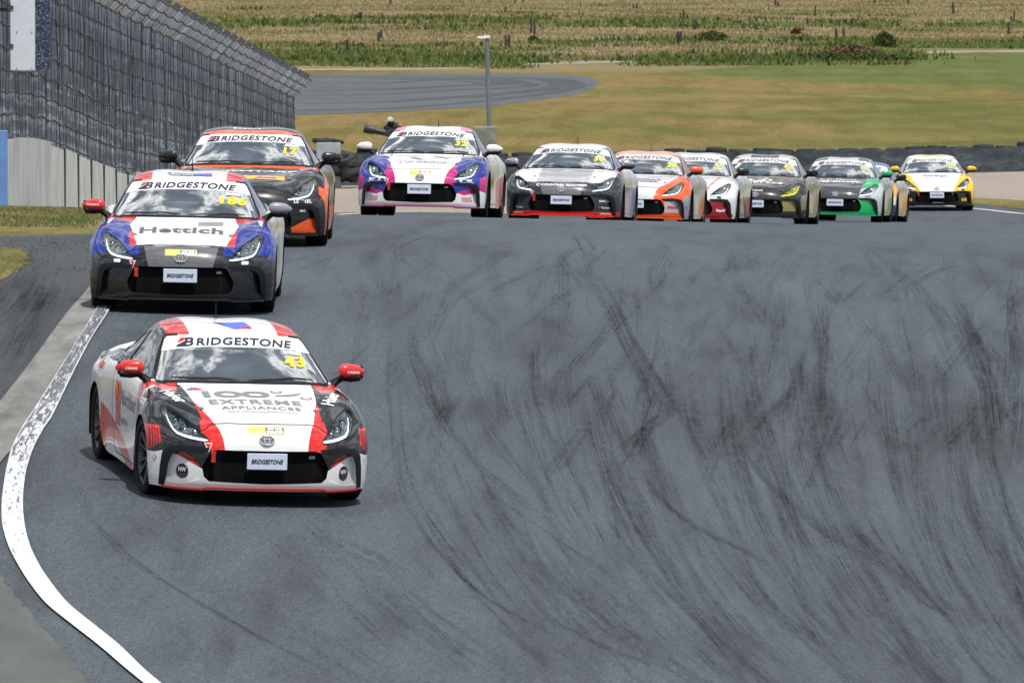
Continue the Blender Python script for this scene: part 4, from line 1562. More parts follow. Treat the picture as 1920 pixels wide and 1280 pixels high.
# ---- track
img = lambda pts: [gpt(*p) for p in pts]
road_poly = img([(-500, 1700), (-500, 452), (-80, 446), (120, 441), (215, 439)]) + [(-4.9, 128), (-4.7, 140), (-4.0, 180), (-2.2, 212), (.6, 236), (4.5, 252), (9.0, 258), (11.3, 250), (12.3, 244), (14.5, 240), (24, 232), (40, 215), (60, 190), (60, 40), (-6, 40)]
sheet('track', road_poly, M['asphalt'], .012, 1.0, kind='structure')
run_poly = img([(-450, 1600), (-450, 458), (-80, 449), (120, 444), (200, 442), (190, 500), (168, 541), (120, 598), (60, 680), (0, 757), (-80, 870), (-200, 1040), (-330, 1300)])
sheet('runoff', run_poly, M['asphalt_old'], .018, 1.0, kind='structure')
random.seed(3)


def ragged(pts, amp=.04, step=.25, seed=1):
    rr = random.Random(seed)
    d = densify(pts, step)
    return [(x + rr.uniform(-amp, amp), y + rr.uniform(-amp * 4, amp * 4)) for x, y in d]


patch = smooth_poly(img([(-420, 470), (-60, 467), (0, 467), (48, 471), (57, 480), (50, 497), (22, 519), (0, 530), (-90, 575), (-420, 700)]), 2)
sheet('grass_patch', ragged(patch, .05), M['ground'], .024, .6, kind='structure')

strip_sheet('concrete_apron', [(178, 527), (168, 541), (120, 598), (60, 680), (0, 757), (-80, 870), (-200, 1040)],
            [(205, 545), (184, 583), (147, 645), (106, 710), (64, 782), (30, 837), (0, 872), (-95, 1010)], M['apron'], .026, n=80, kind='structure')
padR = [(-160, 900), (-60, 1008), (0, 1090), (30, 1130), (60, 1163), (110, 1222), (168, 1290), (260, 1400), (400, 1560)]
padL = [(-500, 900), (-500, 1000), (-500, 1090), (-500, 1130), (-500, 1163), (-500, 1222), (-500, 1290), (-500, 1400), (-500, 1560)]
pw = ragged(img(padR + padL[::-1]), .018, .12, 5)
sheet('concrete_pad', pw, M['pad'], .045, .6, kind='structure')
kl = [(195, 560), (178, 588), (140, 650), (100, 715), (62, 775), (42, 805), (25, 837), (14, 875), (7, 912), (3, 950), (4, 987), (14, 1025), (32, 1062), (56, 1100), (86, 1137), (135, 1177), (180, 1212), (247, 1269), (330, 1335), (450, 1430)]
kr = [(218, 560), (204, 588), (168, 645), (132, 715), (98, 785), (80, 812), (63, 845), (51, 880), (45, 915), (43, 950), (46, 987), (55, 1025), (72, 1062), (97, 1100), (128, 1137), (180, 1180), (222, 1214), (280, 1269), (370, 1338), (500, 1430)]
strip_sheet('track_edge_kerb', kl, kr, M['kerb'], .030, n=160, prof=[(0, 0), (.06, .005), (.25, .009), (.5, .011), (.78, .009), (.95, .004), (1, 0)], kind='structure')

# white edge lines of the far part of the track
def world_line(name, pts, w, off=.02):
    pts = [np.array(p, float) for p in pts]
    T = np.arange(len(pts), dtype=float)
    fx = pchip(T, [p[0] for p in pts]); fy = pchip(T, [p[1] for p in pts])
    tt = np.linspace(0, T[-1], 70)
    P = np.column_stack([fx(tt), fy(tt)])
    vs = []
    for i in range(len(P)):
        d = P[min(i + 1, len(P) - 1)] - P[max(i - 1, 0)]; d /= np.linalg.norm(d)
        nn = np.array([-d[1], d[0]]) * w / 2
        for q in (P[i] + nn, P[i] - nn): vs.append((q[0], q[1], Gf(q[0], q[1]) + off))
    fs = [(2 * i, 2 * i + 1, 2 * i + 3, 2 * i + 2) for i in range(len(P) - 1)]
    return obj(name, mesh_from(name, vs, fs, M['whiteline']), kind='structure')


world_line('edge_line', [(-4.4, 128), (-4.3, 140), (-3.7, 178), (-2.0, 209), (.9, 233), (4.7, 248), (8.8, 254), (10.8, 247), (11.75, 242), (14.3, 238), (24, 230), (40, 213)], .14)
sheet('gravel_trap', [(-5.0, 195), (-3.6, 195), (-1.6, 222), (1.2, 242), (4.6, 256), (9, 262), (10.8, 256), (12.3, 250.5), (20, 250), (40, 246), (60, 230), (90, 240), (90, 306), (-8, 304)], M['gravel'], .006, 2.0, kind='structure')
sheet('mirage_patch', ragged([(7.6, 231.6), (7.8, 229.5), (9.4, 229.0), (10.3, 229.8), (10.2, 231.4), (9, 232.3)], .03, .3, 4), M['whiteline'], .018, .8, kind='structure')  # white sheet added to imitate the bright mirage on the far track
vg = sheet('verge', ragged([(9.5, 259), (10.9, 252.5), (12.2, 245), (14.6, 241.5), (25, 234), (60, 205), (60, 228), (40, 244), (20, 250), (13.2, 252), (11.2, 258), (10, 262)], .05, .5), M['ground'], .012, 1.0, kind='structure')
loop = smooth_poly(img([(380, 150), (560, 141), (800, 139), (1000, 138), (1085, 141), (1120, 149), (1124, 160), (1085, 177), (1000, 190), (900, 202), (760, 209), (560, 217), (380, 226)]), 1)
sheet('far_loop_road', ragged(loop, .12, 1.0, 9), M['asphalt_far'], .006, 2.0, kind='structure')
M['dark_rubber'] = flat_mat('old_rubber_trace', (.040, .045, .052), .85, var=.5, vscale=.6)
for k_, (dv_, sh_) in enumerate(((0, 0), (12, 40), (26, 110), (34, 150), (46, 210))):
    c_ = img([(560, 208 - dv_ * 1.1), (700, 205 - dv_ * 1.05), (840, 196 - dv_), (960, 184 - dv_ * .75), (1050 - sh_ * .5, 172 - dv_ * .4), (1085 - sh_ * .8, 160 - dv_ * .05), (1040 - sh_ * .9, 148 + dv_ * .08), (900 - sh_, 146 + dv_ * .05)])
    P_ = [np.array(q_) for q_ in c_]
    fx = pchip(range(8), [q_[0] for q_ in P_]); fy = pchip(range(8), [q_[1] for q_ in P_])
    tt = np.linspace(0, 7, 60); Q_ = np.column_stack([fx(tt), fy(tt)])
    vs = []
    for i in range(60):
        d = Q_[min(i + 1, 59)] - Q_[max(i - 1, 0)]; d /= max(np.linalg.norm(d), 1e-6); nn = np.array([-d[1], d[0]]) * (.35 + .2 * (k_ % 2))
        for q_ in (Q_[i] + nn, Q_[i] - nn): vs.append((q_[0], q_[1], Gf(q_[0], q_[1]) + .010))
    obj('rubber_trace', mesh_from('rubber_trace', vs, [(2 * i, 2 * i + 1, 2 * i + 3, 2 * i + 2) for i in range(59)], M['dark_rubber']), kind='structure')
for (pl_, w_, sd_) in (([(330, 131), (600, 131), (760, 130), (900, 127), (990, 121), (1120, 117), (1260, 116)], 2.0, 1), ([(1690, 101), (1780, 98), (1860, 97), (1990, 96)], 2.2, 2)):
    c_ = img(pl_)
    poly_ = [(x, y - w_) for x, y in c_] + [(x, y + w_) for x, y in c_[::-1]]
    sheet('field_track', ragged(poly_, .2, 1.0, sd_), M['gravel'], .008, 1.5, kind='structure')

# ---- rubber marks: bundles of fine dark lines laid on the track
t = NT('tyre_marks')
uvn = t.coord('UV'); co = t.coord()
a_ = t.noise(t.map(uvn, (1.0, 1.2, 1)), 1.0, 3, .6)
fine = t.noise(t.map(uvn, (9, .35, 1)), 1.0, 2, .5)
su = t.node('ShaderNodeSeparateXYZ'); t.l.new(uvn, su.inputs[0])
al = t.node('ShaderNodeAttribute'); al.attribute_name = 'fade'
ff = t.math('MULTIPLY', t.rng(fine, .42, .62, 0, 1), t.rng(a_, .30, .65, .25, 1))
ff = t.math('MULTIPLY', ff, al.outputs['Fac'])
br = t.noise(t.map(co, (1, .2, 1)), 14, 4, .7)
ff = t.math('MULTIPLY', ff, t.rng(br, .3, .6, .35, 1), clamp=True)
bs = t.node('ShaderNodeBsdfDiffuse'); bs.inputs[0].default_value = (.020, .022, .026, 1)
tr = t.node('ShaderNodeBsdfTransparent')
mx = t.node('ShaderNodeMixShader')
t.l.new(ff, mx.inputs[0]); t.l.new(tr.outputs[0], mx.inputs[1]); t.l.new(bs.outputs[0], mx.inputs[2])
t.l.new(mx.outputs[0], t.out.inputs[0])
M['marks'] = t.m

mv = []; mf = []; muv = []; mfade = []
lay = [0]


def mark(path, width, fade, uoff, base=.0155):
    """path in photograph pixels, width in metres"""
    P = [gpt(*p) for p in path]
    if any(abs(P[i + 1][1] - P[i][1]) > 12 for i in range(len(P) - 1)): return
    Pn = [np.array(p, float) for p in P]
    T = np.arange(len(Pn), dtype=float)
    fx = pchip(T, [p[0] for p in Pn]); fy = pchip(T, [p[1] for p in Pn])
    L = sum(np.linalg.norm(Pn[i + 1] - Pn[i]) for i in range(len(Pn) - 1))
    n = max(6, int(L / .6))
    tt = np.linspace(0, T[-1], n); Q = np.column_stack([fx(tt), fy(tt)])
    lay[0] = (lay[0] + 1) % 40
    off = base + lay[0] * .0002
    b0 = len(mv); s = 0
    for i in range(n):
        d = Q[min(i + 1, n - 1)] - Q[max(i - 1, 0)]; d /= max(np.linalg.norm(d), 1e-6)
        nn = np.array([-d[1], d[0]]) * width / 2
        if i: s += np.linalg.norm(Q[i] - Q[i - 1])
        e_ = min(1, min(i, n - 1 - i) / (n * .25))
        for k_, q in enumerate((Q[i] + nn, Q[i], Q[i] - nn)):
            mv.append((q[0], q[1], Gf(q[0], q[1]) + off)); muv.append((uoff + (k_ - 1) * width * 3.0, s * .5 + uoff))
            mfade.append(fade * .62 * e_ * (1.0 if k_ == 1 else .35))
    for i in range(n - 1):
        for k_ in (0, 1):
            mf.append((b0 + 3 * i + k_, b0 + 3 * i + k_ + 1, b0 + 3 * i + k_ + 4, b0 + 3 * i + k_ + 3))


rr = random.Random(11)


def arc_path(u, v, ang0, ang1, L, n=7):
    pts = [(u, v)]
    for i in range(n):
        a = R(ang0 + (ang1 - ang0) * i / (n - 1))
        u += math.cos(a) * L / n; v += math.sin(a) * L / n
        pts.append((u, v))
    return pts


# angles in the photograph: 90 = straight down, 0 = to the right
for i in range(380):                                   # lower half: sweep down and right
    u = rr.uniform(500, 1900); v = rr.uniform(640, 1180)
    tdir = np.interp(v, [600, 900, 1280], [88, 62, 36]) + (u - 1200) * .012 + rr.gauss(0, 5)
    L = rr.uniform(120, 480)
    fade = rr.uniform(.12, .55) * np.interp(u, [500, 800, 1500], [.45, .75, 1.0])
    if 640 < v < 960 and u < 730: continue
    pth = arc_path(u, v, tdir + 4, tdir - L * .045, L)
    w_ = rr.choice([.05, .07, .10, .14]); sh = 1.5 * FPX / gpt(u, v)[1]
    mark(pth, w_, fade * 1.25, rr.uniform(0, 99))
    if u + sh < 2000 and rr.random() < .6: mark([(a + sh, b + .05 * sh) for a, b in pth], w_, fade, rr.uniform(0, 99))
for i in range(400):                                   # crest: many crossing directions
    u = rr.uniform(600, 1950); v = rr.uniform(424, 800)
    if u < 740 and v > 540: continue
    base_ = rr.choice([78, 88, 95, 62, 110, 125, 130]) + rr.gauss(0, 7)
    if v < 520: base_ = rr.choice([130, 140, 50, 75, 95, 150]) + rr.gauss(0, 8)
    L = rr.uniform(50, 220) * (0.7 if v < 520 else 1)
    fade = rr.uniform(.10, .55) * np.interp(v, [420, 480, 650, 820], [.5, .8, .85, 1.0]) * np.interp(u, [600, 1000, 1500], [.6, .85, 1.0])
    p = arc_path(u, v, base_, base_ + rr.uniform(-14, 14), L)
    if min(q[1] for q in p) < 422: continue
    for k_ in range(rr.choice([1, 2, 3])):
        dx = k_ * rr.uniform(5, 12)
        mark([(a + dx, b) for a, b in p], rr.choice([.04, .06, .10, .16]), fade * 1.25, rr.uniform(0, 99))
for i in range(60):                                     # broad scuffed patches in the braking area
    u = rr.gauss(1450, 330); v = rr.gauss(775, 35)
    mark(arc_path(u, v - 40, 85 + rr.gauss(0, 6), 75 + rr.gauss(0, 6), rr.uniform(70, 150)), rr.uniform(.15, .5), rr.uniform(.08, .25), rr.uniform(0, 99))
# the marks one can follow in the photograph
named = [
    ([(733, 590), (728, 700), (735, 820), (755, 930), (800, 1010), (855, 1075), (920, 1130), (1010, 1180), (1120, 1230)], .13, 1.1),
    ([(748, 600), (745, 700), (752, 820), (772, 920), (815, 995), (868, 1060), (940, 1120)], .08, .9),
    ([(790, 590), (772, 640), (790, 720), (830, 800), (890, 870), (960, 930), (1050, 1000)], .18, .7),
    ([(1108, 520), (1140, 580), (1175, 650), (1215, 720), (1255, 785)], .28, 1.2),
    ([(1122, 515), (1155, 575), (1190, 645), (1232, 712), (1275, 780)], .16, 1.1),
    ([(1075, 440), (1090, 462), (1108, 495)], .28, .9),
    ([(1085, 415 + 22), (1108, 470), (1112, 490)], .2, .8),
    ([(880, 470), (1010, 450)], .2, .5),
    ([(1005, 640), (1002, 690), (1008, 740)], .22, .9),
    ([(1330, 430), (1350, 480), (1390, 540), (1440, 600)], .3, .8),
    ([(1540, 560), (1545, 640), (1540, 720), (1545, 800)], .3, .95),
    ([(1520, 600), (1535, 680), (1530, 790)], .2, .9),
    ([(1795, 560), (1820, 640), (1850, 720), (1862, 800), (1870, 850)], .34, 1.1),
    ([(1780, 580), (1800, 640), (1830, 700), (1880, 770), (1920, 820)], .2, .9),
    ([(1690, 560), (1740, 520), (1790, 500)], .25, .7),
    ([(730, 480), (790, 450), (880, 432)], .2, .5), ([(800, 640), (830, 560), (900, 500)], .35, .45),
    ([(700, 640), (655, 700), (650, 760)], .15, .35),
    ([(1330, 780), (1400, 860), (1470, 940), (1560, 1010), (1680, 1080), (1830, 1180)], .25, .8),
    ([(1180, 860), (1230, 930), (1300, 990), (1400, 1040), (1460, 1080)], .22, .8),
    ([(1000, 1140), (1090, 1195), (1200, 1240), (1330, 1280)], .2, .8),
    ([(870, 900), (960, 960), (1080, 1040), (1180, 1110)], .16, .6),
    ([(120, 900), (170, 980), (250, 1060), (350, 1120), (470, 1190), (620, 1270)], .12, .7),
    ([(140, 900), (190, 990), (275, 1070), (385, 1140), (510, 1210), (640, 1275)], .10, .7),
    ([(450, 965), (500, 1020), (580, 1070), (680, 1130), (800, 1200)], .14, .55),
    ([(560, 975), (640, 1035), (740, 1080)], .3, .6), ([(640, 1010), (700, 1040), (760, 1075)], .25, .6),
    ([(1600, 990), (1640, 1030), (1690, 1075)], .2, .9), ([(1580, 965), (1640, 1040), (1720, 1120), (1830, 1190)], .2, .8),
    ([(480, 540), (520, 505), (600, 480), (700, 468)], .2, .45), ([(540, 520), (590, 495), (660, 480)], .15, .5),
]
for p_, w_, f_ in named:
    for k_ in range(3):
        dx = rr.uniform(-7, 7)
        mark([(a + dx, b) for a, b in p_], w_ * rr.uniform(.25, .6), f_ * rr.uniform(.40, .75), rr.uniform(0, 99))
for i in range(60):                                     # scuffs on the run-off beside the kerb
    u = rr.uniform(-30, 130); v = rr.uniform(455, 640)
    if u > 170 - (v - 500) * .9: continue
    mark(arc_path(u, v, 118 + rr.gauss(0, 10), 132 + rr.gauss(0, 10), rr.uniform(50, 170)), rr.choice([.06, .12, .25]), rr.uniform(.3, .9), rr.uniform(0, 99), .0215)
me = mesh_from('tyre_marks', mv, mf, M['marks'], uvs=muv)
at = me.attributes.new('fade', 'FLOAT', 'POINT'); at.data.foreach_set('value', np.array(mfade, dtype=np.float32))
obj('tyre_marks', me, kind='stuff')

# dark scuffs on the runoff
# ---- concrete barrier and debris fence on the left
WX = lambda y: -8.46 + (y - 179) * (2.89 / 96)          # line of the wall
t = NT('barrier_concrete')
co = t.coord()
n1 = t.noise(t.map(co, (1, 1, .35)), 2.5, 6, .65, .4); n2 = t.noise(t.map(co, (2, 2, .3), (5, 0, 0)), 3, 5, .7)
c = t.ramp(n1, [(.25, (.40, .41, .41)), (.5, (.62, .63, .63)), (.75, (.76, .76, .75))])
c = t.mix(t.rng(n2, .52, .72, 0, .5), c, (.12, .12, .12))
t.pbr(c, .85, normal=t.bump(n1, .2, .02), spec=.2)
M['barrier'] = t.m
t = NT('galvanised_sheet')
co = t.coord()
n1 = t.noise(t.map(co, (1, .8, .4)), 1.6, 4, .6, .5)
c = t.ramp(n1, [(.3, (.42, .47, .56)), (.7, (.82, .86, .92))])
t.pbr(c, .32, .25, normal=t.bump(n1, .3, .05))
M['galv'] = t.m
M['wire'] = flat_mat('fence_wire', (.36, .40, .46), .6, .3, var=.35, vscale=.6)
M['cable'] = flat_mat('fence_cable', (.045, .05, .06), .6, .4)
M['post'] = flat_mat('fence_post_steel', (.09, .10, .115), .55, .4, var=.2, vscale=2)
M['fabric'] = None

bt = pchip([100, 150, 179, 209, 240, 275, 400], [8 - 3.9, 8 - 4.05, 8 - 4.15, 8 - 5.45, 8 - 6.45, 8 - 7.35, 8 - 7.4])   # top of the barrier
topz = lambda y: 8 - .64 - .0435 * (y - 179)              # top of the fence

barrier = empty('concrete_barrier', 'low pale concrete block barrier along the foot of the debris fence on the left', 'barrier')
y0 = 186.3
first = True
bj = [(178.6 - 14.4 + 3.6 * i, 178.6 - 14.4 + 3.6 * (i + 1)) for i in range(0)]
ys_ = [189.0 + 3.45 * i for i in range(26)]
for i, y in enumerate(ys_):
    a, b = y + .03, y + 3.45 - .03
    m = MB()
    zt_a, zt_b = float(bt(a)), float(bt(b))
    dz = random.uniform(-.05, .05)
    ga, gb = Gf(WX(a), a) - .3, Gf(WX(b), b) - .3
    for th, hh in ((0, 0),):
        x0a, x0b = WX(a), WX(b)
        vs = [(x0a, a, ga), (x0b, b, gb), (x0b - .28, b, gb), (x0a - .28, a, ga), (x0a - .02, a, zt_a + dz), (x0b - .02, b, zt_b + dz), (x0b - .24, b, zt_b + dz), (x0a - .24, a, zt_a + dz)]
        m.add(vs, [(0, 3, 2, 1), (4, 5, 6, 7), (0, 1, 5, 4), (1, 2, 6, 5), (2, 3, 7, 6), (3, 0, 4, 7)])
    m.build('barrier_block', M['barrier'], barrier)
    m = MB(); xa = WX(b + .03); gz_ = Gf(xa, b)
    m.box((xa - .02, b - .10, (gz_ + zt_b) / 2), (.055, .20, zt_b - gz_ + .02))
    m.build('gap_shade', M['cable'], barrier)  # dark strip added in place of the shaded gap between blocks
m = MB()
for (a, b, mi) in ((150.0, 181.8, 0), (181.86, 184.2, 0), (184.26, 186.6, 0), (186.66, 188.95, 0)):
    xa, xb = WX(a) + .0, WX(b)
    za, zb = float(bt(a)) + .03, float(bt(b)) + .03
    vs = [(xa, a, Gf(xa, a) - .3), (xb, b, Gf(xb, b) - .3), (xb, b, zb), (xa, a, za), (xa - .05, a, Gf(xa, a) - .3), (xb - .05, b, Gf(xb, b) - .3), (xb - .05, b, zb), (xa - .05, a, za)]
    m.add(vs, [(0, 1, 2, 3), (7, 6, 5, 4), (3, 2, 6, 7), (0, 3, 7, 4), (1, 5, 6, 2)])
    mm = MB(); mm.add(vs, [(0, 1, 2, 3), (7, 6, 5, 4), (3, 2, 6, 7), (0, 3, 7, 4), (1, 5, 6, 2)])
    mm.build('steel_sheet', M['galv'], barrier)

fence = empty('debris_fence', 'tall grey wire debris fence with bent over top running along the barrier', 'fence')
rr = random.Random(21)
wob = lambda y, h: .020 * math.sin(y * 1.9 + h * .7) + .012 * math.sin(y * 4.3 + h * 2.1) + .010 * math.sin(h * 5 + y * .7)
Y0, Y1 = 150.0, 276.0


def fpt(y, s):
    """point on the fence surface: s = 0 at its foot, 1 at the bend, 2 at the tip of the overhang"""
    zb = float(bt(y)) - .05; zt = float(topz(y)) - .42
    if s <= 1:
        z = zb + (zt - zb) * s
        return (WX(y) - .10 + wob(y, z), y, z)
    q = s - 1
    return (WX(y) - .10 + .42 * q + wob(y, zt) * (1 - q), y, zt + .46 * q)


NY = int((Y1 - Y0) / .09)
yy = np.linspace(Y0, Y1, NY)
vs = []; fs = []
ss = [0, .18, .36, .54, .72, .88, 1.0, 1.5, 2.0]
for y in yy:
    b0 = len(vs)
    y2 = y + rr.uniform(-.008, .008)
    for s in ss:
        p = fpt(y2, s)
        for (dx, dy) in ((0, -.003), (.004, .002), (-.004, .002)):
            vs.append((p[0] + dx, p[1] + dy, p[2]))
    for i in range(len(ss) - 1):
        for j in range(3):
            fs.append((b0 + 3 * i + j, b0 + 3 * i + (j + 1) % 3, b0 + 3 * i + 3 + (j + 1) % 3, b0 + 3 * i + 3 + j))
hs = np.arange(.03, 2.0, .045)
for s in hs:
    b0 = len(vs)
    yl = np.arange(Y0, Y1 + .1, .6)
    for y in yl:
        p = fpt(float(y), float(s))
        for (dx, dz) in ((0, -.003), (.004, .002), (-.004, .002)):
            vs.append((p[0] + dx + .004, p[1], p[2] + dz))
    for i in range(len(yl) - 1):
        for j in range(3):
            fs.append((b0 + 3 * i + j, b0 + 3 * i + (j + 1) % 3, b0 + 3 * i + 3 + (j + 1) % 3, b0 + 3 * i + 3 + j))
obj('wire_mesh', mesh_from('wire_mesh', vs, fs, M['wire']), fence, kind='stuff')
yp = Y0 + 1.2
while yp < Y1:
    m = MB()
    f0, f1, f2 = fpt(yp, 0), fpt(yp, 1.0), fpt(yp, 2.06)
    m.tube([(WX(yp) - .17, yp, f0[2] - 1.0), (WX(yp) - .17, yp, f1[2] - .05), (WX(yp) - .10, yp, f1[2] + .06), (f2[0] - .06, yp, f2[2] + .02)], .030, 6)
    m.box((0, 0, 0), (.15, .05, .15), mat=Matrix.Translation((f2[0] - .04, yp, f2[2] + .02)) @ Matrix.Rotation(R(40), 4, 'Y'))
    m.build('fence_post', M['post'], fence)
    yp += 3.0
for s in (.05, .17, .29, .41, .53, .65, .77, .89, 1.0, 1.33, 1.66, 2.0):
    pts = []
    y = Y0
    k_ = 0
    while y <= Y1:
        p = fpt(y, s)
        ph = ((y - Y0 - 1.2) % 3.0) / 3.0
        pts.append((p[0] + .045, p[1], p[2] - .055 * 4 * ph * (1 - ph)))
        y += .5
    m = MB(); m.tube(pts, .017, 5)
    m.build('fence_cable', M['cable'], fence)
# vertical tie bars woven through the mesh
yp = Y0 + .5
m = MB()
while yp < Y1:
    m.tube([(fpt(yp, s_)[0] + .03, yp + .02 * math.sin(s_ * 9 + yp), fpt(yp, s_)[2]) for s_ in (0, .25, .5, .75, 1, 2)], .0055, 4)
    yp += rr.choice([.5, .75, 1.0])
m.build('tie_wires', M['cable'], fence, kind='stuff')
m = MB()
pe = [fpt(Y1, s_) for s_ in (0, .5, 1.0, 2.0)]
m.tube([(p[0] - .04, p[1] + .1, p[2]) for p in pe], .05, 6)
m.tube([(WX(Y1) - .17, Y1 + .1, pe[0][2] - 1), (WX(Y1) - .17, Y1 + .1, pe[2][2])], .08, 6)
m.build('end_post', M['post'], fence)

# grey cloth screen hung on the back of the fence
t = NT('screen_cloth')
co = t.coord()
n1 = t.noise(t.map(co, (1, .9, .25)), 1.4, 5, .6, .6); n2 = t.noise(t.map(co, (1, 3.0, .5)), 3.0, 4, .6)
c = t.ramp(n1, [(.3, (.24, .275, .335)), (.7, (.38, .425, .50))])
c = t.mix(t.rng(n2, .4, .7, 0, .35), c, (.19, .21, .25))
t.pbr(c, .8, normal=t.bump(n2, .4, .05), spec=.2)
m = MB()
yl = np.arange(Y0, Y1 - .3, .5)
vs = []; fs = []
sl = [0, .2, .4, .6, .75, .9, 1.0]
for y in yl:
    for s in sl:
        p = fpt(float(y), s); fold = .05 * abs(math.sin(y * math.pi / 3.0)) + .015 * math.sin(y * 7 + s * 3)
        vs.append((p[0] - .13 + fold, p[1], p[2] - (.05 if s > 1 else 0)))
for i in range(len(yl) - 1):
    for j in range(len(sl) - 1):
        a = i * 7 + j
        fs.append((a, a + 1, a + 8, a + 7))
obj('screen_cloth', mesh_from('screen_cloth', vs, fs, t.m, smooth=True), fence)

# sign board with its speckled dark side, and the blue post
x_ = lambda u, D: (u - 960) / FPX * D
def zat(v, D): return CAMZ - (v + 200) / FPX * D
D_ = 176.0
sign = empty('sign_board', 'white upright sign board with dark speckled panel fixed to the fence top left', 'sign')
m = MB(); m.box(((x_(20, D_) + x_(66, D_)) / 2, D_, (zat(132, D_) + zat(-90, D_)) / 2), (x_(66, D_) - x_(20, D_), .05, zat(-90, D_) - zat(132, D_)), bevel=.004)
m.build('white_panel', flat_mat('sign_white', (.66, .70, .78), .4, coat=.2, var=.05), sign)
t = NT('speckled_blue')
vo = t.node('ShaderNodeTexVoronoi'); vo.inputs['Scale'].default_value = 28
t.l.new(t.coord(), vo.inputs['Vector'])
nn_ = t.noise(t.coord(), 24, 3, .8)
t.pbr(t.ramp(nn_, [(.42, (.010, .018, .045)), (.56, (.05, .075, .14)), (.66, (.35, .42, .55))]), .6)
m = MB(); m.box(((x_(66, D_) + x_(94, D_)) / 2 + .002, D_ + .02, (zat(131, D_) + zat(-90, D_)) / 2), (x_(94, D_) - x_(66, D_), .05, zat(-90, D_) - zat(131, D_)))
m.build('dark_panel', t.m, sign)
m = MB()
for v_ in (14, 86):
    m.box((x_(19, D_), D_ - .03, zat(v_, D_)), (.03, .03, .11)); m.box((x_(23, D_), D_ - .035, zat(v_, D_)), (.05, .015, .06))
m.build('hinge', M['post'], sign)
m = MB()
for (u_, v_) in ((32, 60), (60, 60), (32, 128), (60, 128)):
    m.box((x_(u_, D_), D_ - .03, zat(v_, D_)), (.014, .014, .014))
m.build('bolts', M['cable'], sign, kind='stuff')
# rail carrying the board, back to the fence
m = MB(); m.tube([(x_(30, D_), D_ + .05, zat(20, D_)), (WX(D_ + 2) - .1, D_ + 2.2, zat(20, D_))], .03, 6); m.tube([(x_(40, D_), D_ + .05, zat(-40, D_)), (WX(D_ + 2) - .1, D_ + 2.2, zat(-40, D_))], .03, 6)
m.build('bracket', M['post'], sign)

D_ = 158.0
zt_, zb_ = zat(244, D_), Gf(x_(4, D_), D_) - .05
m = MB(); m.box((x_(2, D_), D_, (zt_ + zb_) / 2), (.19, .12, zt_ - zb_), bevel=.012)
o = m.build('marker_post', flat_mat('post_blue', (.13, .27, .60), .5, coat=.3, var=.12, vscale=5))
o['label'] = 'light blue square marker post at the left edge on the grass verge'; o['category'] = 'post'

# ---- pole with camera head, its concrete block
D_ = 330.0
gz = Gf(x_(915, D_), D_)
pole = empty('camera_pole', 'thin grey steel pole with a small white camera on top in the grassed infield', 'pole')
zt_ = zat(72, D_)
m = MB(); m.tube([(x_(920, D_), D_, gz), (x_(915, D_), D_, zat(160, D_)), (x_(913, D_), D_, zt_)], [.085, .07, .06], 10)
m.build('mast', flat_mat('pole_steel', (.17, .21, .25), .5, .3, var=.15, vscale=2), pole, smooth=True)
m = MB()
m.box((x_(914, D_), D_ - .02, zt_ + .04), (.17, .16, .09), bevel=.02); m.box((x_(905, D_), D_ - .1, zt_ + .02), (.20, .10, .09), bevel=.02); m.lathe([(-.05, .035), (.05, .045), (.06, .0)], 10, mat=Matrix.Translation((x_(899, D_), D_ - .1, zt_ + .02)) @ Matrix.Rotation(math.pi, 4, 'Z'))
m.build('camera_head', flat_mat('camera_white', (.72, .73, .74), .4), pole)
m = MB()
bz = zat(236, 329)
m.box((x_(909, 329), 328.3, (bz + gz - .3) / 2), (.74, .74, bz - gz + .3), taper=.97, bevel=.03)
o = m.build('concrete_block', flat_mat('weathered_block', (.20, .205, .175), .9, var=.45, vscale=2.5))
o['label'] = 'mossy square concrete block at the foot of the thin grey camera pole'; o['category'] = 'block'

# ---- tyre wall at the back of the gravel trap
tw = empty('tyre_wall', 'long black wall of stacked tyres faced with rubber belt behind the gravel', 'tyre wall')
M['old_rubber'] = flat_mat('old_rubber', (.022, .023, .025), .8, var=.45, vscale=4)
t = NT('belt_rubber')
co = t.coord(); n1 = t.noise(t.map(co, (1, 1, 2)), 1.8, 6, .7, .5)
t.pbr(t.ramp(n1, [(.3, (.022, .028, .034)), (.52, (.055, .068, .080)), (.70, (.13, .145, .16))]), .7, spec=.3)
M['belt'] = t.m
m = MB()
m.lathe([(-.09, .17), (-.10, .24), (-.08, .295), (0, .31), (.08, .295), (.10, .24), (.09, .17), (0, .15), (-.09, .17)], 14, axis='z')
tyre_me = m.mesh('old_tyre', M['old_rubber'], True)
rr = random.Random(5)
def wy(x): return 303 + .35 * math.sin(x * .4) - max(0, x - 6) * .10
x = -5.4
while x < 16.5:
    y = wy(x)
    g = Gf(x, y)
    n = 5 if x < -.5 else 4
    for k_ in range(3 if True else n):
        lv = n - 1 - k_
        o = obj('old_tyre', tyre_me, tw)
        o.location = (x + rr.uniform(-.05, .05), y + rr.uniform(-.05, .05), g + .10 + .195 * lv + rr.uniform(-.05, .06))
        o.rotation_euler = (rr.uniform(-.06, .06), rr.uniform(-.06, .06), rr.uniform(0, 6))
    x += rr.uniform(.60, .66)
m = MB()
xx = np.arange(-5.9, 17, .45)
seg = []
for i in range(len(xx) - 1):
    pass
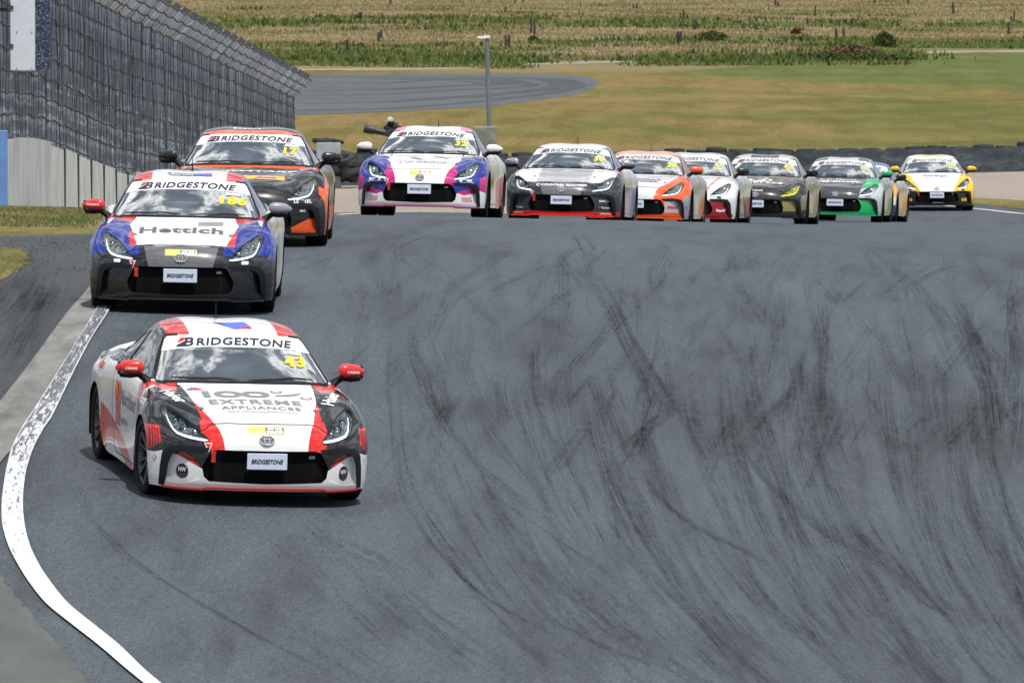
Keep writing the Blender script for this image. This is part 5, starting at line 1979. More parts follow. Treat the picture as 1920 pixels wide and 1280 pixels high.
for j in range(0, len(xx) - 1, 5):
    m = MB()
    part = xx[j:j + 6]
    vs = []; fs = []
    for x in part:
        y = wy(x) - .36 - .012 * math.sin(x * 9)
        g = Gf(x, y)
        h = (.93 if x < -.5 else .72) + rr.uniform(-.03, .02)
        vs += [(x, y, g - .05), (x, y, g + h), (x, y + .02, g + h), (x, y + .02, g - .05)]
    for i in range(len(part) - 1):
        for q in range(4):
            a = 4 * i + q; b = 4 * i + (q + 1) % 4
            fs.append((a, a + 4, b + 4, b))
    vs = [(p[0] - (.01 if 1 else 0), p[1] + (j % 2) * .012, p[2]) for p in vs]
    m.add(vs, fs)
    m.build('rubber_belt', M['belt'], tw)
# loose tyre heap and pale board behind the black car
heap = empty('tyre_heap', 'heap of old tyres beside a pale grey block left of the marshal', 'tyre heap')
Dh = 300.0
for k_ in range(22):
    u_ = rr.uniform(628, 662); lvl = k_ % 4
    o = obj('old_tyre', tyre_me, heap)
    o.location = (x_(u_, Dh) + rr.uniform(-.1, .1), Dh + rr.uniform(-.3, .3), Gf(x_(u_, Dh), Dh) + .42 + .13 * lvl)
    o.rotation_euler = (rr.uniform(-.7, .7), rr.uniform(-.7, .7), 0)
m = MB(); gz_ = Gf(x_(618, Dh), Dh); tz_ = zat(267, Dh)
m.box((x_(616, Dh), Dh + .1, (tz_ + gz_) / 2), (x_(640, Dh) - x_(594, Dh), .6, tz_ - gz_), bevel=.03)
o = m.build('pale_block', flat_mat('pale_concrete', (.30, .33, .36), .8, var=.2))
o['label'] = 'pale grey concrete block with tyres on top beside the black coupe mirror'; o['category'] = 'block'
tt_ = empty('tyre_row', 'row of old tyres lying on top of the pale grey concrete block', 'tyres')
for k_ in range(5):
    o = obj('old_tyre', tyre_me, tt_); o.location = (x_(597 + 9 * k_, Dh), Dh + .1 + .1 * (k_ % 2), tz_ + .03); o.scale = (.6, .6, .5); o.rotation_euler = (rr.uniform(-.3, .3), .2, 0)

# ---- fence posts in the field
posts = [(365, 65, 100), (379, 65, 100), (465, 165, 220), (478, 155, 205), (250, 225, 285), (305, 205, 285), (527, 0, 25), (553, 95, 120), (1118, 38, 72), (1250, 92, 180), (1268, 103, 185),
         (1122, 180, 258), (1137, 178, 252), (1778, 22, 50), (1795, 20, 50), (1168, 2, 20), (1208, -4, 15), (1265, 270, 312)]
pl_ = [(540 + a / 2.743, b / 2.743, c / 2.743) for a, b, c in posts]
posts = [(642, -5, 35), (657, 10, 38), (845, 30, 88), (1325, -8, 28), (1557, 14, 75), (1855, 84, 124), (1868, 62, 118), (1840, 115, 185), (1037, 95, 143), (956, 146, 208), (993, 146, 190),
         (225, 103, 160), (172, 53, 104), (155, 72, 104), (140, 163, 224), (153, 163, 224), (1150, -5, 20), (1207, 205, 245)]
pl_ += [(1220 + a / 2.743, b / 2.743, c / 2.743) for a, b, c in posts]
M['old_wood'] = flat_mat('weathered_wood', (.040, .036, .033), .95, var=.4, vscale=6)
rowname = lambda v: 'top' if v < 20 else 'second' if v < 45 else 'third' if v < 72 else 'lowest'
rows_ = {}
for (u_, a, b) in sorted(pl_):
    rows_.setdefault(rowname(b), []).append((u_, a, b))
ordw = ['first', 'second', 'third', 'fourth', 'fifth', 'sixth', 'seventh', 'eighth', 'ninth', 'tenth', 'eleventh', 'twelfth', 'thirteenth', 'fourteenth', 'fifteenth']
for rn, lst in rows_.items():
    for k_, (u_, a, b) in enumerate(lst):
        X_, Y_ = gpt(u_, b)
        h = (b - a) / FPX * Y_
        m = MB()
        w_ = rr.uniform(.11, .15)
        lean = rr.uniform(-.05, .05)
        m.tube([(X_, Y_, Gf(X_, Y_) - .2), (X_ + lean * .4, Y_, Gf(X_, Y_) + h * .6), (X_ + lean, Y_, Gf(X_, Y_) + h)], [w_ * .62, w_ * .55, w_ * .45], 7)
        o = m.build('fence_post', M['old_wood'])
        o['label'] = 'weathered wooden post in the dry field, %s from the left in the %s row' % (ordw[k_], rn)
        o['category'] = 'fence post'; o['group'] = 'old wooden posts in the dry field'

# ---- vegetation
def leaf_mat(name, stops, rough=.8):
    t = NT(name)
    at = t.node('ShaderNodeAttribute'); at.attribute_name = 'tone'
    c = t.ramp(at.outputs['Fac'], stops)
    t.pbr(c, rough, spec=.15)
    return t.m


M['straw'] = leaf_mat('dry_and_green_grass', [(0, (.045, .068, .018)), (.30, (.105, .155, .038)), (.55, (.165, .145, .062)), (.80, (.30, .235, .14)), (1, (.39, .32, .20))])


def blades(name, spots, mat, hrange, wid, nb, spread, rs, kind='stuff', **props):
    """spots: (x, y, tone, scale); each tuft is nb pointed blades"""
    n = len(spots)
    S = np.array(spots)
    rg = np.random.default_rng(rs)
    x = np.repeat(S[:, 0], nb) + rg.normal(0, spread, n * nb) * np.repeat(S[:, 3], nb)
    y = np.repeat(S[:, 1], nb) + rg.normal(0, spread * 1.2, n * nb) * np.repeat(S[:, 3], nb)
    z = G(x, y)
    h = rg.uniform(*hrange, n * nb) * np.repeat(S[:, 3], nb)
    a = rg.uniform(0, math.pi, n * nb)
    w = wid * rg.uniform(.6, 1.3, n * nb) * np.repeat(S[:, 3], nb)
    lx = rg.normal(0, .28, n * nb) * h; ly = rg.normal(0, .28, n * nb) * h
    dx, dy = np.cos(a) * w, np.sin(a) * w * .6
    P = np.stack([np.column_stack([x - dx, y - dy, z - .02]), np.column_stack([x + dx, y + dy, z - .02]),
                  np.column_stack([x + lx * .5 + dx * .6, y + ly * .5, z + h * .6]), np.column_stack([x + lx, y + ly, z + h])], 1).reshape(-1, 3)
    b = np.arange(n * nb) * 4
    me = bpy.data.meshes.new(name)
    Fq = np.column_stack([b, b + 1, b + 2, b + 3])
    me.from_pydata(P.tolist(), [], Fq.tolist())
    tone = np.repeat(np.clip(np.repeat(S[:, 2], nb) + rg.normal(0, .13, n * nb), 0, 1), 4).astype(np.float32)
    at = me.attributes.new('tone', 'FLOAT', 'POINT'); at.data.foreach_set('value', tone)
    me.materials.append(mat)
    return obj(name, me, kind=kind, **props) if kind else obj(name, me, **props)


rg = np.random.default_rng(4)


def vnoise(x, y, s):
    return (np.sin(x * s + 1.3 * np.sin(y * s * .37 + s)) + np.sin(y * s * .31 + 2.1 * np.sin(x * s * .41)) + np.sin((x + y * .4) * s * 1.7 + 4)) / 3


n = 42000
v_ = rg.uniform(-25, 133, n); u_ = rg.uniform(-60, 1980, n)
Dd = 8.1 * FPX / (v_ + 200)
xx = (u_ - 960) / FPX * Dd; yy = Dd
tone = .74 + .20 * vnoise(xx, yy, .45) + .08 * vnoise(xx, yy, 2.1)
def band(v, c, w): return np.exp(-((v - c) / w) ** 2)
wob_ = 5 * np.sin(u_ * .006) + 3 * np.sin(u_ * .017 + 1)
tone -= .50 * band(v_ + wob_ * .4, 117, 9) * (.55 + .45 * (vnoise(xx, yy, .9) > -.3)) * np.where(u_ < 1000, 1, .75)
tone -= .26 * band(v_ + wob_, 44, 6) * (vnoise(xx, yy, .5) > -.25)
tone -= .22 * band(v_ + wob_, 82, 6) * (vnoise(xx, yy, .7) > 0)
tone -= .30 * band(v_ - wob_, 20, 5) * (vnoise(xx, yy, .8) > 0.1)
tone -= .40 * (band(v_, 92, 9) * (u_ > 1500))
ok = ~((v_ > 121) & (u_ > 1200)) & ~((v_ > 96) & (u_ > 1690)) & ~((v_ > 112) & (u_ > 960) & (u_ < 1240)) & ~((v_ > 126) & (u_ < 960))
sc = 1 + .5 * (tone < .4) + .3 * rg.random(n)
S = np.column_stack([xx, yy, np.clip(tone, 0, 1), sc])[ok]
blades('field_grass', S, M['straw'], (.04, .13), .045, 7, .40, 1)
# dark clumps and weeds
cl = []
for i in range(420):
    r_ = rr.random()
    if r_ < .42: v = rr.gauss(110, 7); u = rr.uniform(-50, 1000)
    elif r_ < .58: v = rr.gauss(113, 4); u = rr.uniform(1230, 1700)
    elif r_ < .78: v = rr.gauss(44, 6); u = rr.uniform(0, 1950)
    elif r_ < .9: v = rr.gauss(84, 5); u = rr.uniform(0, 1950)
    else: v = rr.uniform(0, 95); u = rr.uniform(0, 1950)
    if u > 1690 and v > 92: continue
    if v > 124: continue
    D = 8.1 * FPX / (v + 200)
    cl.append(((u - 960) / FPX * D, D, rr.choice([.02, .1, .18, .28]), rr.uniform(.9, 1.7)))
blades('weed_clumps', cl, M['straw'], (.08, .28), .06, 60, .8, 2)
# red-brown bush and the dark ones, each a thing
def bush(u, v, w, h, tone, label, mat, seed):
    D = 8.1 * FPX / (v + 200); X_ = (u - 960) / FPX * D
    rg = np.random.default_rng(seed)
    root = empty('bush', label, 'bush', None)
    m = MB()
    for k_ in range(7):
        a = rg.uniform(0, 6.28); r_ = rg.uniform(.1, .35) * w
        m.tube([(X_, D, Gf(X_, D)), (X_ + math.cos(a) * r_ * .5, D + math.sin(a) * r_ * .5, Gf(X_, D) + h * .4), (X_ + math.cos(a) * r_, D + math.sin(a) * r_, Gf(X_, D) + h * .75)], [.03, .02, .01], 5)
    m.build('stem', M['old_wood'], root)
    n = 900
    th = rg.uniform(0, 6.28, n); rr_ = np.sqrt(rg.uniform(0, 1, n)); hh = rg.uniform(0, 1, n)
    env = np.sqrt(np.clip(1 - (hh - .35) ** 2 * 1.8, .02, 1)) * (1 + .3 * np.sin(th * 5 + hh * 6))
    px = X_ + np.cos(th) * rr_ * env * w / 2; py = D + np.sin(th) * rr_ * env * w / 2; pz = Gf(X_, D) + hh * h * (1 - .25 * rr_)
    P = []; F = []; T = []
    for i in range(n):
        d1 = Vector(rg.normal(0, 1, 3)).normalized() * .07; d2 = Vector(rg.normal(0, 1, 3)).normalized() * .05
        c = Vector((px[i], py[i], pz[i])); b0 = len(P)
        P += [tuple(c - d1), tuple(c + d2), tuple(c + d1), tuple(c - d2)]; F.append((b0, b0 + 1, b0 + 2, b0 + 3)); T += [rg.uniform(0, 1)] * 4
    me = mesh_from('foliage', P, F, mat)
    at = me.attributes.new('tone', 'FLOAT', 'POINT'); at.data.foreach_set('value', np.array(T, dtype=np.float32))
    obj('foliage', me, root)


M['redleaf'] = leaf_mat('red_brown_leaves', [(0, (.05, .022, .015)), (.5, (.12, .055, .035)), (1, (.19, .11, .06))])
M['darkleaf'] = leaf_mat('dark_green_leaves', [(0, (.018, .030, .010)), (.5, (.04, .065, .018)), (1, (.085, .12, .03))])
bush(1592, 113, 3.4, .8, 0, 'wide reddish brown bush at the far edge of the dry field', M['redleaf'], 1)
bush(1492, 68, .5, .45, 0, 'small reddish dead bush in the field above the black and gold coupe', M['redleaf'], 2)
bush(1545, 116, 4.5, .5, 0, 'low dark green bush at the left foot of the reddish brown bush', M['darkleaf'], 3)
bush(1650, 117, 3.0, .4, 0, 'low dark green bush at the right foot of the reddish brown bush', M['darkleaf'], 4)
bush(1335, 83, 1.9, .65, 0, 'round dark green bush in the field left of a lone post', M['darkleaf'], 5)
bush(1000, 78, .5, .4, 0, 'tiny dark bush just right of the camera pole top', M['darkleaf'], 6)
bush(1657, 96, 1.5, .9, 0, 'dark green bush round a post beside the pale field track', M['darkleaf'], 7)

# near verge grass in front of the barrier, and on the small patch
rgv = np.random.default_rng(8)
sp_ = []
n = 26000
u_ = rgv.uniform(-40, 240, n); v_ = rgv.uniform(384, 446, n)
y_ = rgv.uniform(123, 186, n); x_r = rgv.uniform(-9.0, -4.9, n)
uu_ = 960 + x_r / y_ * FPX
okv = (x_r > WX(y_) + .05 * (y_ > 150) if False else np.ones(n, bool)) & (uu_ > -60) & (uu_ < 420) & (x_r > -8.46 + (y_ - 179) * .0301)
zz = G(x_r, y_)
vv2 = (CAMZ - zz) / y_ * FPX - 200
okv &= vv2 < 440 + (uu_ > 200) * -6
okv &= ~((y_ > 127) & (x_r > -5.0))
T_ = .55 + .25 * vnoise(x_r, y_, 1.4) + .14 * vnoise(x_r, y_, 5.0)
sp_ = np.column_stack([x_r, y_, np.clip(T_, .1, .95), rgv.uniform(.6, 1.3, n)])[okv]
blades('verge_grass', sp_, M['straw'], (.012, .040), .012, 5, .05, 3)
pts_ = np.array(patch)
n = 9000
xa = rgv.uniform(pts_[:, 0].min(), pts_[:, 0].max(), n); ya = rgv.uniform(pts_[:, 1].min(), pts_[:, 1].max(), n)
ok = in_poly(xa, ya, patch) & (960 + xa / ya * FPX > -80)
T_ = .5 + .3 * vnoise(xa, ya, 2.0)
blades('patch_grass', np.column_stack([xa, ya, np.clip(T_, .1, .95), rgv.uniform(.6, 1.2, n)])[ok], M['straw'], (.012, .040), .010, 5, .04, 5)
# sparse tufts on the verge by the far bend, crumbs of gravel on the runoff
cr = MB()
for i in range(500):
    u = rr.uniform(0, 190); v = rr.uniform(446, 520)
    if rr.random() < .5: v = rr.uniform(448, 475)
    X_, Y_ = gpt(u, v); s = rr.uniform(.004, .013)
    z_ = Gf(X_, Y_) + .02
    cr.add([(X_ - s, Y_, z_), (X_ + s * .7, Y_ - s, z_), (X_ + s * .4, Y_ + s, z_), (X_, Y_, z_ + s * 1.1)], [(0, 1, 3), (1, 2, 3), (2, 0, 3)])
cr.build('gravel_crumbs', M['asphalt_old'], kind='stuff')

# ---- the marshal / photographer behind the tyre wall
Dp = 307.0
px_, pg = x_(731, Dp), Gf(x_(731, Dp), Dp)
sz = zat(235, Dp)                                   # shoulder height
M['dark_cloth'] = flat_mat('dark_clothing', (.025, .028, .034), .85, var=.3)
M['hivis'] = flat_mat('orange_vest', (.85, .13, .03), .6)
M['skin'] = flat_mat('skin', (.45, .27, .19), .6)
pel = pg + .98
def q(dx, dy, dz, r): return (px_ + dx, Dp + dy, pg + dz, r)
zo = sz - pg
K = [q(.20, .25, .95, .15), q(.16, .05, zo - .30, .155), q(.12, -.05, zo - .05, .15), q(.06, -.12, zo + .05, .065), q(.02, -.20, zo + .09, .085), q(.01, -.22, zo + .15, .08),
     q(.28, -.05, zo, .07), q(.22, -.35, zo - .22, .055), q(-.10, -.50, zo - .05, .042), q(-.18, -.52, zo - .02, .045),
     q(-.06, -.05, zo, .07), q(-.20, -.30, zo - .25, .055), q(-.32, -.52, zo - .10, .042), q(-.38, -.54, zo - .08, .045),
     q(.32, .28, .90, .10), q(.34, .15, .50, .075), q(.34, .25, .10, .05), q(.34, .12, .06, .045),
     q(.08, .28, .90, .10), q(.04, .12, .50, .075), q(.04, .22, .10, .05), q(.04, .08, .06, .045)]
E_ = [(0, 1), (1, 2), (2, 3), (3, 4), (4, 5), (2, 6), (6, 7), (7, 8), (8, 9), (2, 10), (10, 11), (11, 12), (12, 13), (0, 14), (14, 15), (15, 16), (16, 17), (0, 18), (18, 19), (19, 20), (20, 21)]
pm = skin_mesh('person', K, E_, M['dark_cloth'], 1)
person = obj('person', pm)
person['label'] = 'photographer in dark clothes and orange vest leaning over a camera behind the tyre wall'; person['category'] = 'person'
vest = skin_mesh('vest', [q(.17, .08, zo - .42, .175), q(.15, .03, zo - .22, .18), q(.14, -.05, zo + .02, .14)], [(0, 1), (1, 2)], M['hivis'], 1)
obj('vest', vest, person)
vs2 = skin_mesh('vest', [q(.27, -.03, zo + .03, .09), q(.30, -.10, zo - .06, .085)], [(0, 1)], M['hivis'], 1)
obj('vest', vs2, person)
m = MB()
m.lathe([(-.02, .10), (.05, .11), (.10, .085), (.13, .03), (.135, .001)], 14, axis='z', mat=Matrix.Translation((px_ + .01, Dp - .20, pg + zo + .13)) @ Matrix.Scale(.9, 4))
m.box((px_ - .06, Dp - .32, pg + zo + .14), (.13, .12, .02))
m.build('cap', flat_mat('cap_grey', (.42, .45, .50), .8), person)
m = MB()
mt = Matrix.Translation((px_ - .30, Dp - .56, pg + zo - .16)) @ Matrix.Rotation(R(-168), 4, 'Y') @ Matrix.Scale(1.25, 4)
m.lathe([(-.14, .05), (-.14, .07), (.10, .075), (.12, .095), (.34, .105), (.36, .09), (.355, .02)], 16, mat=mt)
m.box((-.20, 0, 0), (.14, .16, .15), bevel=.02, mat=mt)
o = m.build('camera', flat_mat('camera_black', (.03, .032, .036), .5), smooth=True)
o['label'] = 'big black camera with long lens held by the photographer in the orange vest'; o['category'] = 'camera'

# ================================================================== liveries and cars
# colours
WHT = (.74, .74, .76); CHAR = (.013, .0145, .018); BLK = (.008, .008, .010); RED = (.62, .022, .02); BLUE = (.014, .030, .24); ORG = (.72, .10, .02)
MAG = (.46, .018, .17); SIL = (.50, .51, .54); GRN = (.01, .38, .12); YEL = (.72, .47, .01); GOLD = (.26, .20, .08); AMB = (.85, .36, .05); DRED = (.30, .012, .02)
fcap = dict()
FZ = 3.5     # far bound
ROOF = [(0, 0, 1, 1.17), (0, 1, 0, .95), (0, -1, 0, -2.9)]
def above(z): return (0, 0, 1, z)
def below(z): return (0, 0, -1, -z)
def inx(x): return (-1, 0, 0, -x)
def outx(x): return (1, 0, 0, x)
def fwd(y): return (0, -1, 0, -y)
def aft(y): return (0, 1, 0, y)
NOSE = [fwd(.6)]
SIDE = [outx(.70), aft(.30), below(.87)]

m43 = paint('paint_white_red_charcoal', CHAR, [
    (WHT, [outx(.70), aft(.34), below(.868)]),
    (WHT, [aft(2.45), below(.97)]),
    (RED, hp('yz', [(.38, .14), (1.2, .34), (2.25, .52), (2.25, .10), (.38, .10)]) + [outx(.7)]),
    (WHT, hp('yz', [(.9, .14), (1.5, .27), (2.0, .22), (2.0, .14)]) + [outx(.7)]),
    (RED, hp('yz', [(1.5, .75), (1.75, .75), (1.6, .40), (1.35, .40)]) + [outx(.7)]),
    (RED, hp('yz', [(.40, .86), (.75, .86), (.55, .62), (.40, .62)]) + [outx(.7)]),
    (RED, [fwd(.36), inx(.66), above(.40), (-1, .28, 0, -.72 + .0), (0, 0, 1, .45)] + [(-1, .05, 0, -.505)]),
    (RED, hp('xz', [(.265, .43), (.475, .43), (.505, .60), (.50, .66), (.34, .66)]) + [fwd(-.3)]),
    (WHT, hp('xy', [(0, -1.0), (.27, -1.0), (.40, -.62), (.50, -.10), (.545, .45), (0, .45)]) + [above(.435)]),
    (RED, hp('xy', [(.55, .45), (.74, .45), (.70, .20), (.58, .15)]) + [above(.7)]),
    (WHT, [fwd(-.3), below(.40)]),
    (CHAR, hp('xz', [(.44, .47), (.715, .45), (.70, .405), (.50, .30), (.44, .30)]) + [fwd(-.2)]),
    (RED, hp('xz', [(.52, .33), (.66, .40), (.69, .40), (.54, .325)]) + [fwd(-.2)]), (RED, hp('xz', [(.56, .38), (.68, .43), (.70, .43), (.58, .375)]) + [fwd(-.2)]),
    (RED, hp('xz', [(.80, .60), (.90, .60), (.90, .40), (.80, .48)]) + [fwd(-.15)]),
    (WHT, hp('xz', [(.79, .42), (.90, .38), (.90, .10), (.79, .10)]) + [fwd(-.10)]),
    (WHT, ROOF + [inx(.36)]), (RED, ROOF + [outx(.36), inx(.53)]),
])
m186 = paint('paint_blue_white_charcoal', CHAR, [
    (BLUE, [above(.56), fwd(.35), outx(.40)]), (BLUE, [aft(.0), above(.3)]), (BLUE, [outx(.83), above(.52), fwd(.4)]),
    (WHT, [outx(.70), aft(.9), below(.92)]), (WHT, [aft(2.3), below(1.0)]),
    (RED, hp('yz', [(.5, .9), (1.0, .9), (1.4, .15), (.9, .15)]) + [outx(.7)]),
    (RED, hp('xy', [(.40, -.62), (.50, -.58), (.52, -.2), (.44, -.2)]) + [above(.6)]),
    (RED, hp('xy', [(.46, .45), (.74, .45), (.70, .28), (.52, .18)]) + [above(.7)]),
    (WHT, hp('xy', [(.68, .45), (.745, .45), (.745, .1), (.72, .1)]) + [above(.7)]),
    (WHT, hp('xy', [(0, -.80), (.425, -.62), (.52, .02), (.47, .45), (0, .45)]) + [above(.645)]),
    ((.11, .115, .125), hp('xz', [(0, .43), (.30, .43), (.355, .642), (0, .652)]) + [fwd(-.3)]),
    (WHT, ROOF + [inx(.36)]), (RED, ROOF + [outx(.36), inx(.53)]),
])
m17 = paint('paint_black_orange', BLK, [
    ((.020, .020, .023), [fwd(.3), above(.45)]), (ORG, hp('xy', [(0, .24), (.8, .22), (.8, .45), (0, .45)]) + [above(.7)]),
    (ORG, [outx(.845), above(.25), aft(-.42), fwd(1.6)]), (ORG, hp('xz', [(.78, .66), (.90, .60), (.90, .1), (.83, .1)]) + [fwd(.1), aft(-.44)]),
    (ORG, ROOF + [inx(.56)]), ((.02, .02, .022), [above(.95), aft(1.20)]), ((.012, .012, .014), [above(.87), outx(.545)]),
    (ORG, hp('xz', [(.50, .16), (.50, .22), (.70, .32), (.76, .30), (.77, .16)]) + [fwd(-.2)]),
    (ORG, [outx(.7), below(.4), aft(.3)]),
])
m32 = paint('paint_blue_white_magenta', BLUE, [
    (WHT, [outx(.70), aft(.40), below(.93)]), (MAG, hp('yz', [(1.6, .5), (2.3, .6), (2.3, .1), (1.4, .1)]) + [outx(.7)]), (MAG, hp('yz', [(.5, .85), (.9, .85), (.8, .6), (.5, .5)]) + [outx(.7)]),
    (DRED, hp('yz', [(.8, .5), (1.3, .62), (1.25, .45), (.8, .36)]) + [outx(.7)]),
    (MAG, hp('xz', [(.265, .43), (.475, .43), (.505, .60), (.47, .66), (.34, .66)]) + [fwd(-.3)]),
    (MAG, hp('xy', [(.30, -.9), (.46, -.75), (.50, -.15), (.40, -.6)]) + [above(.6)]),
    (WHT, hp('xy', [(0, -1.0), (.27, -1.0), (.40, -.62), (.50, -.10), (.48, .45), (0, .45)]) + [above(.435)]),
    (WHT, hp('xy', [(.50, .1), (.50, .5), (.79, .5), (.79, .36)]) + [above(.75)]),
    (MAG, hp('xy', [(.55, .42), (.74, .42), (.73, .28), (.60, .28)]) + [above(.75)]),
    (WHT, [fwd(-.3), below(.325)]), (MAG, hp('xz', [(.5, .34), (.76, .42), (.76, .34), (.6, .30)]) + [fwd(-.2)]),
    (MAG, hp('xz', [(.80, .54), (.90, .58), (.90, .34), (.80, .36)]) + [fwd(-.1)]), (WHT, hp('xz', [(.79, .37), (.90, .33), (.90, .10), (.79, .10)]) + [fwd(-.10)]),
    (WHT, ROOF + [inx(.38)]), ((.75, .25, .42), ROOF + [outx(.38), inx(.53)]),
])
m30 = paint('paint_silver_charcoal_blue', (.026, .030, .035), [
    ((.03, .09, .42), [outx(.70), aft(.35)]), (WHT, [outx(.70), aft(.35), above(.60), below(.93)]), (RED, hp('yz', [(.4, .86), (.9, .86), (.7, .15), (.3, .15)]) + [outx(.7)]),
    (WHT, hp('xy', [(0, -.74), (.42, -.655), (.50, -.56), (.60, -.45), (.76, -.25), (.80, .45), (0, .45)]) + [above(.645)]),
    ((.40, .41, .44), hp('xy', [(0, -.74), (.40, -.65), (.40, .45), (0, .45)]) + [above(.649)]),
    ((.13, .13, .14), hp('xz', [(0, .43), (.27, .43), (.33, .58), (0, .58)]) + [fwd(-.3)]),
    (RED, [fwd(-.3), below(.205)]), ((.10, .25, .70), [above(.86), outx(.50), fwd(1.4)]), (WHT, ROOF + [inx(.50)]),
])
m20 = paint('paint_orange_silver', ORG, [
    ((.42, .42, .44), [outx(.70), aft(.35), below(.9)]), (ORG, hp('yz', [(1.7, .4), (2.3, .5), (2.3, .1), (1.7, .1)]) + [outx(.7)]),
    ((.58, .59, .62), hp('xy', [(0, -1.0), (.25, -1.0), (.38, -.66), (.60, -.05), (.66, .45), (0, .45)]) + [above(.435)]),
    ((.40, .42, .45), hp('xz', [(.5, .44), (.75, .44), (.75, .24), (.5, .24)]) + [fwd(-.2)]), ((.25, .27, .36), hp('xz', [(.79, .50), (.90, .52), (.90, .10), (.79, .10)]) + [fwd(-.10)]),
    ((.85, .35, .22), ROOF),
])
m47 = paint('paint_white_red_line', (.60, .62, .64), [
    (DRED, hp('xz', [(.45, .47), (.75, .47), (.77, .14), (.45, .14)]) + [fwd(-.2)]), (DRED, [fwd(-.5), below(.22)]),
    (RED, hp('xy', [(.38, -.66), (.405, -.66), (.56, .3), (.53, .3)]) + [above(.6)]), (DRED, hp('yz', [(1.4, .5), (2.3, .5), (2.3, .1), (1.6, .1)]) + [outx(.7)]),
    (DRED, hp('yz', [(.4, .85), (.7, .85), (.7, .5), (.4, .4)]) + [outx(.7)]),
])
m42 = paint('paint_black_gold', (.022, .024, .028), [
    ((.26, .24, .20), [outx(.70), aft(.35), below(.92)]), ((.24, .22, .19), hp('xy', [(0, .22), (.8, .18), (.8, .45), (0, .45)]) + [above(.7)]),
    (GOLD, hp('xz', [(.48, .44), (.74, .44), (.72, .25), (.5, .25)]) + [fwd(-.2)]), ((.20, .17, .11), hp('xz', [(.80, .52), (.90, .56), (.90, .30), (.80, .25)]) + [fwd(-.1)]),
    ((.50, .47, .42), ROOF + [outx(.25)]), ((.22, .22, .24), [above(.86), outx(.5), fwd(1.6)]),
])
m90 = paint('paint_green_charcoal_silver', (.42, .44, .48), [
    (GRN, hp('yz', [(1.2, .4), (2.3, .5), (2.3, .1), (1.2, .1)]) + [outx(.7), ]), (GRN, [outx(.46), above(.66), fwd(.40), inx(.80)]),
    ((.05, .054, .062), hp('xy', [(0, -1.0), (.42, -1.0), (.47, -.66), (.56, .0), (.50, .45), (0, .45)]) + [above(.435)]),
    (GRN, hp('xz', [(.45, .46), (.75, .46), (.77, .14), (.45, .14)]) + [fwd(-.2)]), (GRN, [fwd(-.5), below(.22)]),
    ((.10, .48, .30), [above(.84), outx(.5), fwd(1.7)]), ((.50, .51, .53), ROOF + [inx(.5)]), ((.08, .09, .1), ROOF + [outx(.30), inx(.5), fwd(1.5)]),
])
m99 = paint('paint_blue_amber', (.015, .03, .13), [
    (AMB, [outx(.60), above(.50), below(.85)]), ((.10, .13, .42), [above(.86)]), ((.5, .45, .4), [outx(.7), aft(.4), below(.9)]), (AMB, hp('yz', [(1.2, .6), (2.3, .6), (2.3, .2), (1.2, .3)]) + [outx(.7)]),
    (WHT, hp('xz', [(.78, .52), (.90, .52), (.90, .36), (.80, .36)]) + [fwd(0)]),
])
m322 = paint('paint_white_yellow_black', (.015, .016, .018), [
    (YEL, [above(.46)]), (YEL, hp('xz', [(.79, .50), (.92, .50), (.90, .14), (.84, .14)]) + [fwd(.0)]), (YEL, [outx(.7), aft(.3), above(.25)]),
    (WHT, hp('xy', [(0, -1.0), (.40, -1.0), (.46, -.66), (.62, -.35), (.80, .1), (.80, .45), (0, .45)]) + [above(.435)]),
    (WHT, [above(.86)]), ((.72, .62, .35), ROOF + [inx(.34)]),
])
fp = {k_: flat_paint('paint_' + k_, c_) for k_, c_ in dict(red=RED, white=WHT, black=BLK, grey=(.24, .26, .30), silver=(.45, .47, .50), orange=ORG, green=GRN, yellow=YEL, magenta=(.30, .02, .12), lip_red=(.33, .010, .010), charcoal=CHAR).items()}
fp['chrome'] = M['chrome']
fp['redlip'] = flat_paint('paint_bright_red', (.85, .02, .01))

I = M
def number(n, x, mat, w=None, zc=1.036, name=None, h=.066):
    out = [(decal_text(n, 'front', x, zc, w or .085 * len(n), h, mat, .045, 0, rot=-4, spacing=1.16), 'windscreen')]
    if name: out.append((decal_text(name, 'front', x + .0, 1.073, .15, .024, M['ink_white'], .06, 0, rot=-5), 'windscreen'))
    return out


def otp(z=.607, s=1.0):
    out = [(decal_poly(rrect(0, z, .300, .058, .01), 'front', M['ink_gold'], .003, 'sponsor_sticker'), 'body'),
           (decal_poly(rrect(.066, z, .150, .046, .008), 'front', M['ink_mid'], .0045, 'sponsor_sticker'), 'body'),
           (decal_text('OTP', 'front', -.075, z, .125, .040, M['ink_yellow'], .08, 0, off=.0055), 'body'),
           (decal_text('ON THE', 'front', .068, z + .012, .115, .014, M['ink_white'], .06, off=.006), 'body'),
           (decal_text('PACE', 'front', .068, z - .010, .130, .022, M['ink_white'], .08, off=.006), 'body')]
    return out


def T(txt, proj, x, y, w, h, mat, part='body', **kw):
    return (decal_text(txt, proj, x, y, w, h, M[mat] if isinstance(mat, str) else mat, **kw), part)


def S_(pts, proj, mat, part='body', off=.003, name='sticker'):
    return (decal_poly(pts, proj, M[mat] if isinstance(mat, str) else mat, off, name), part)


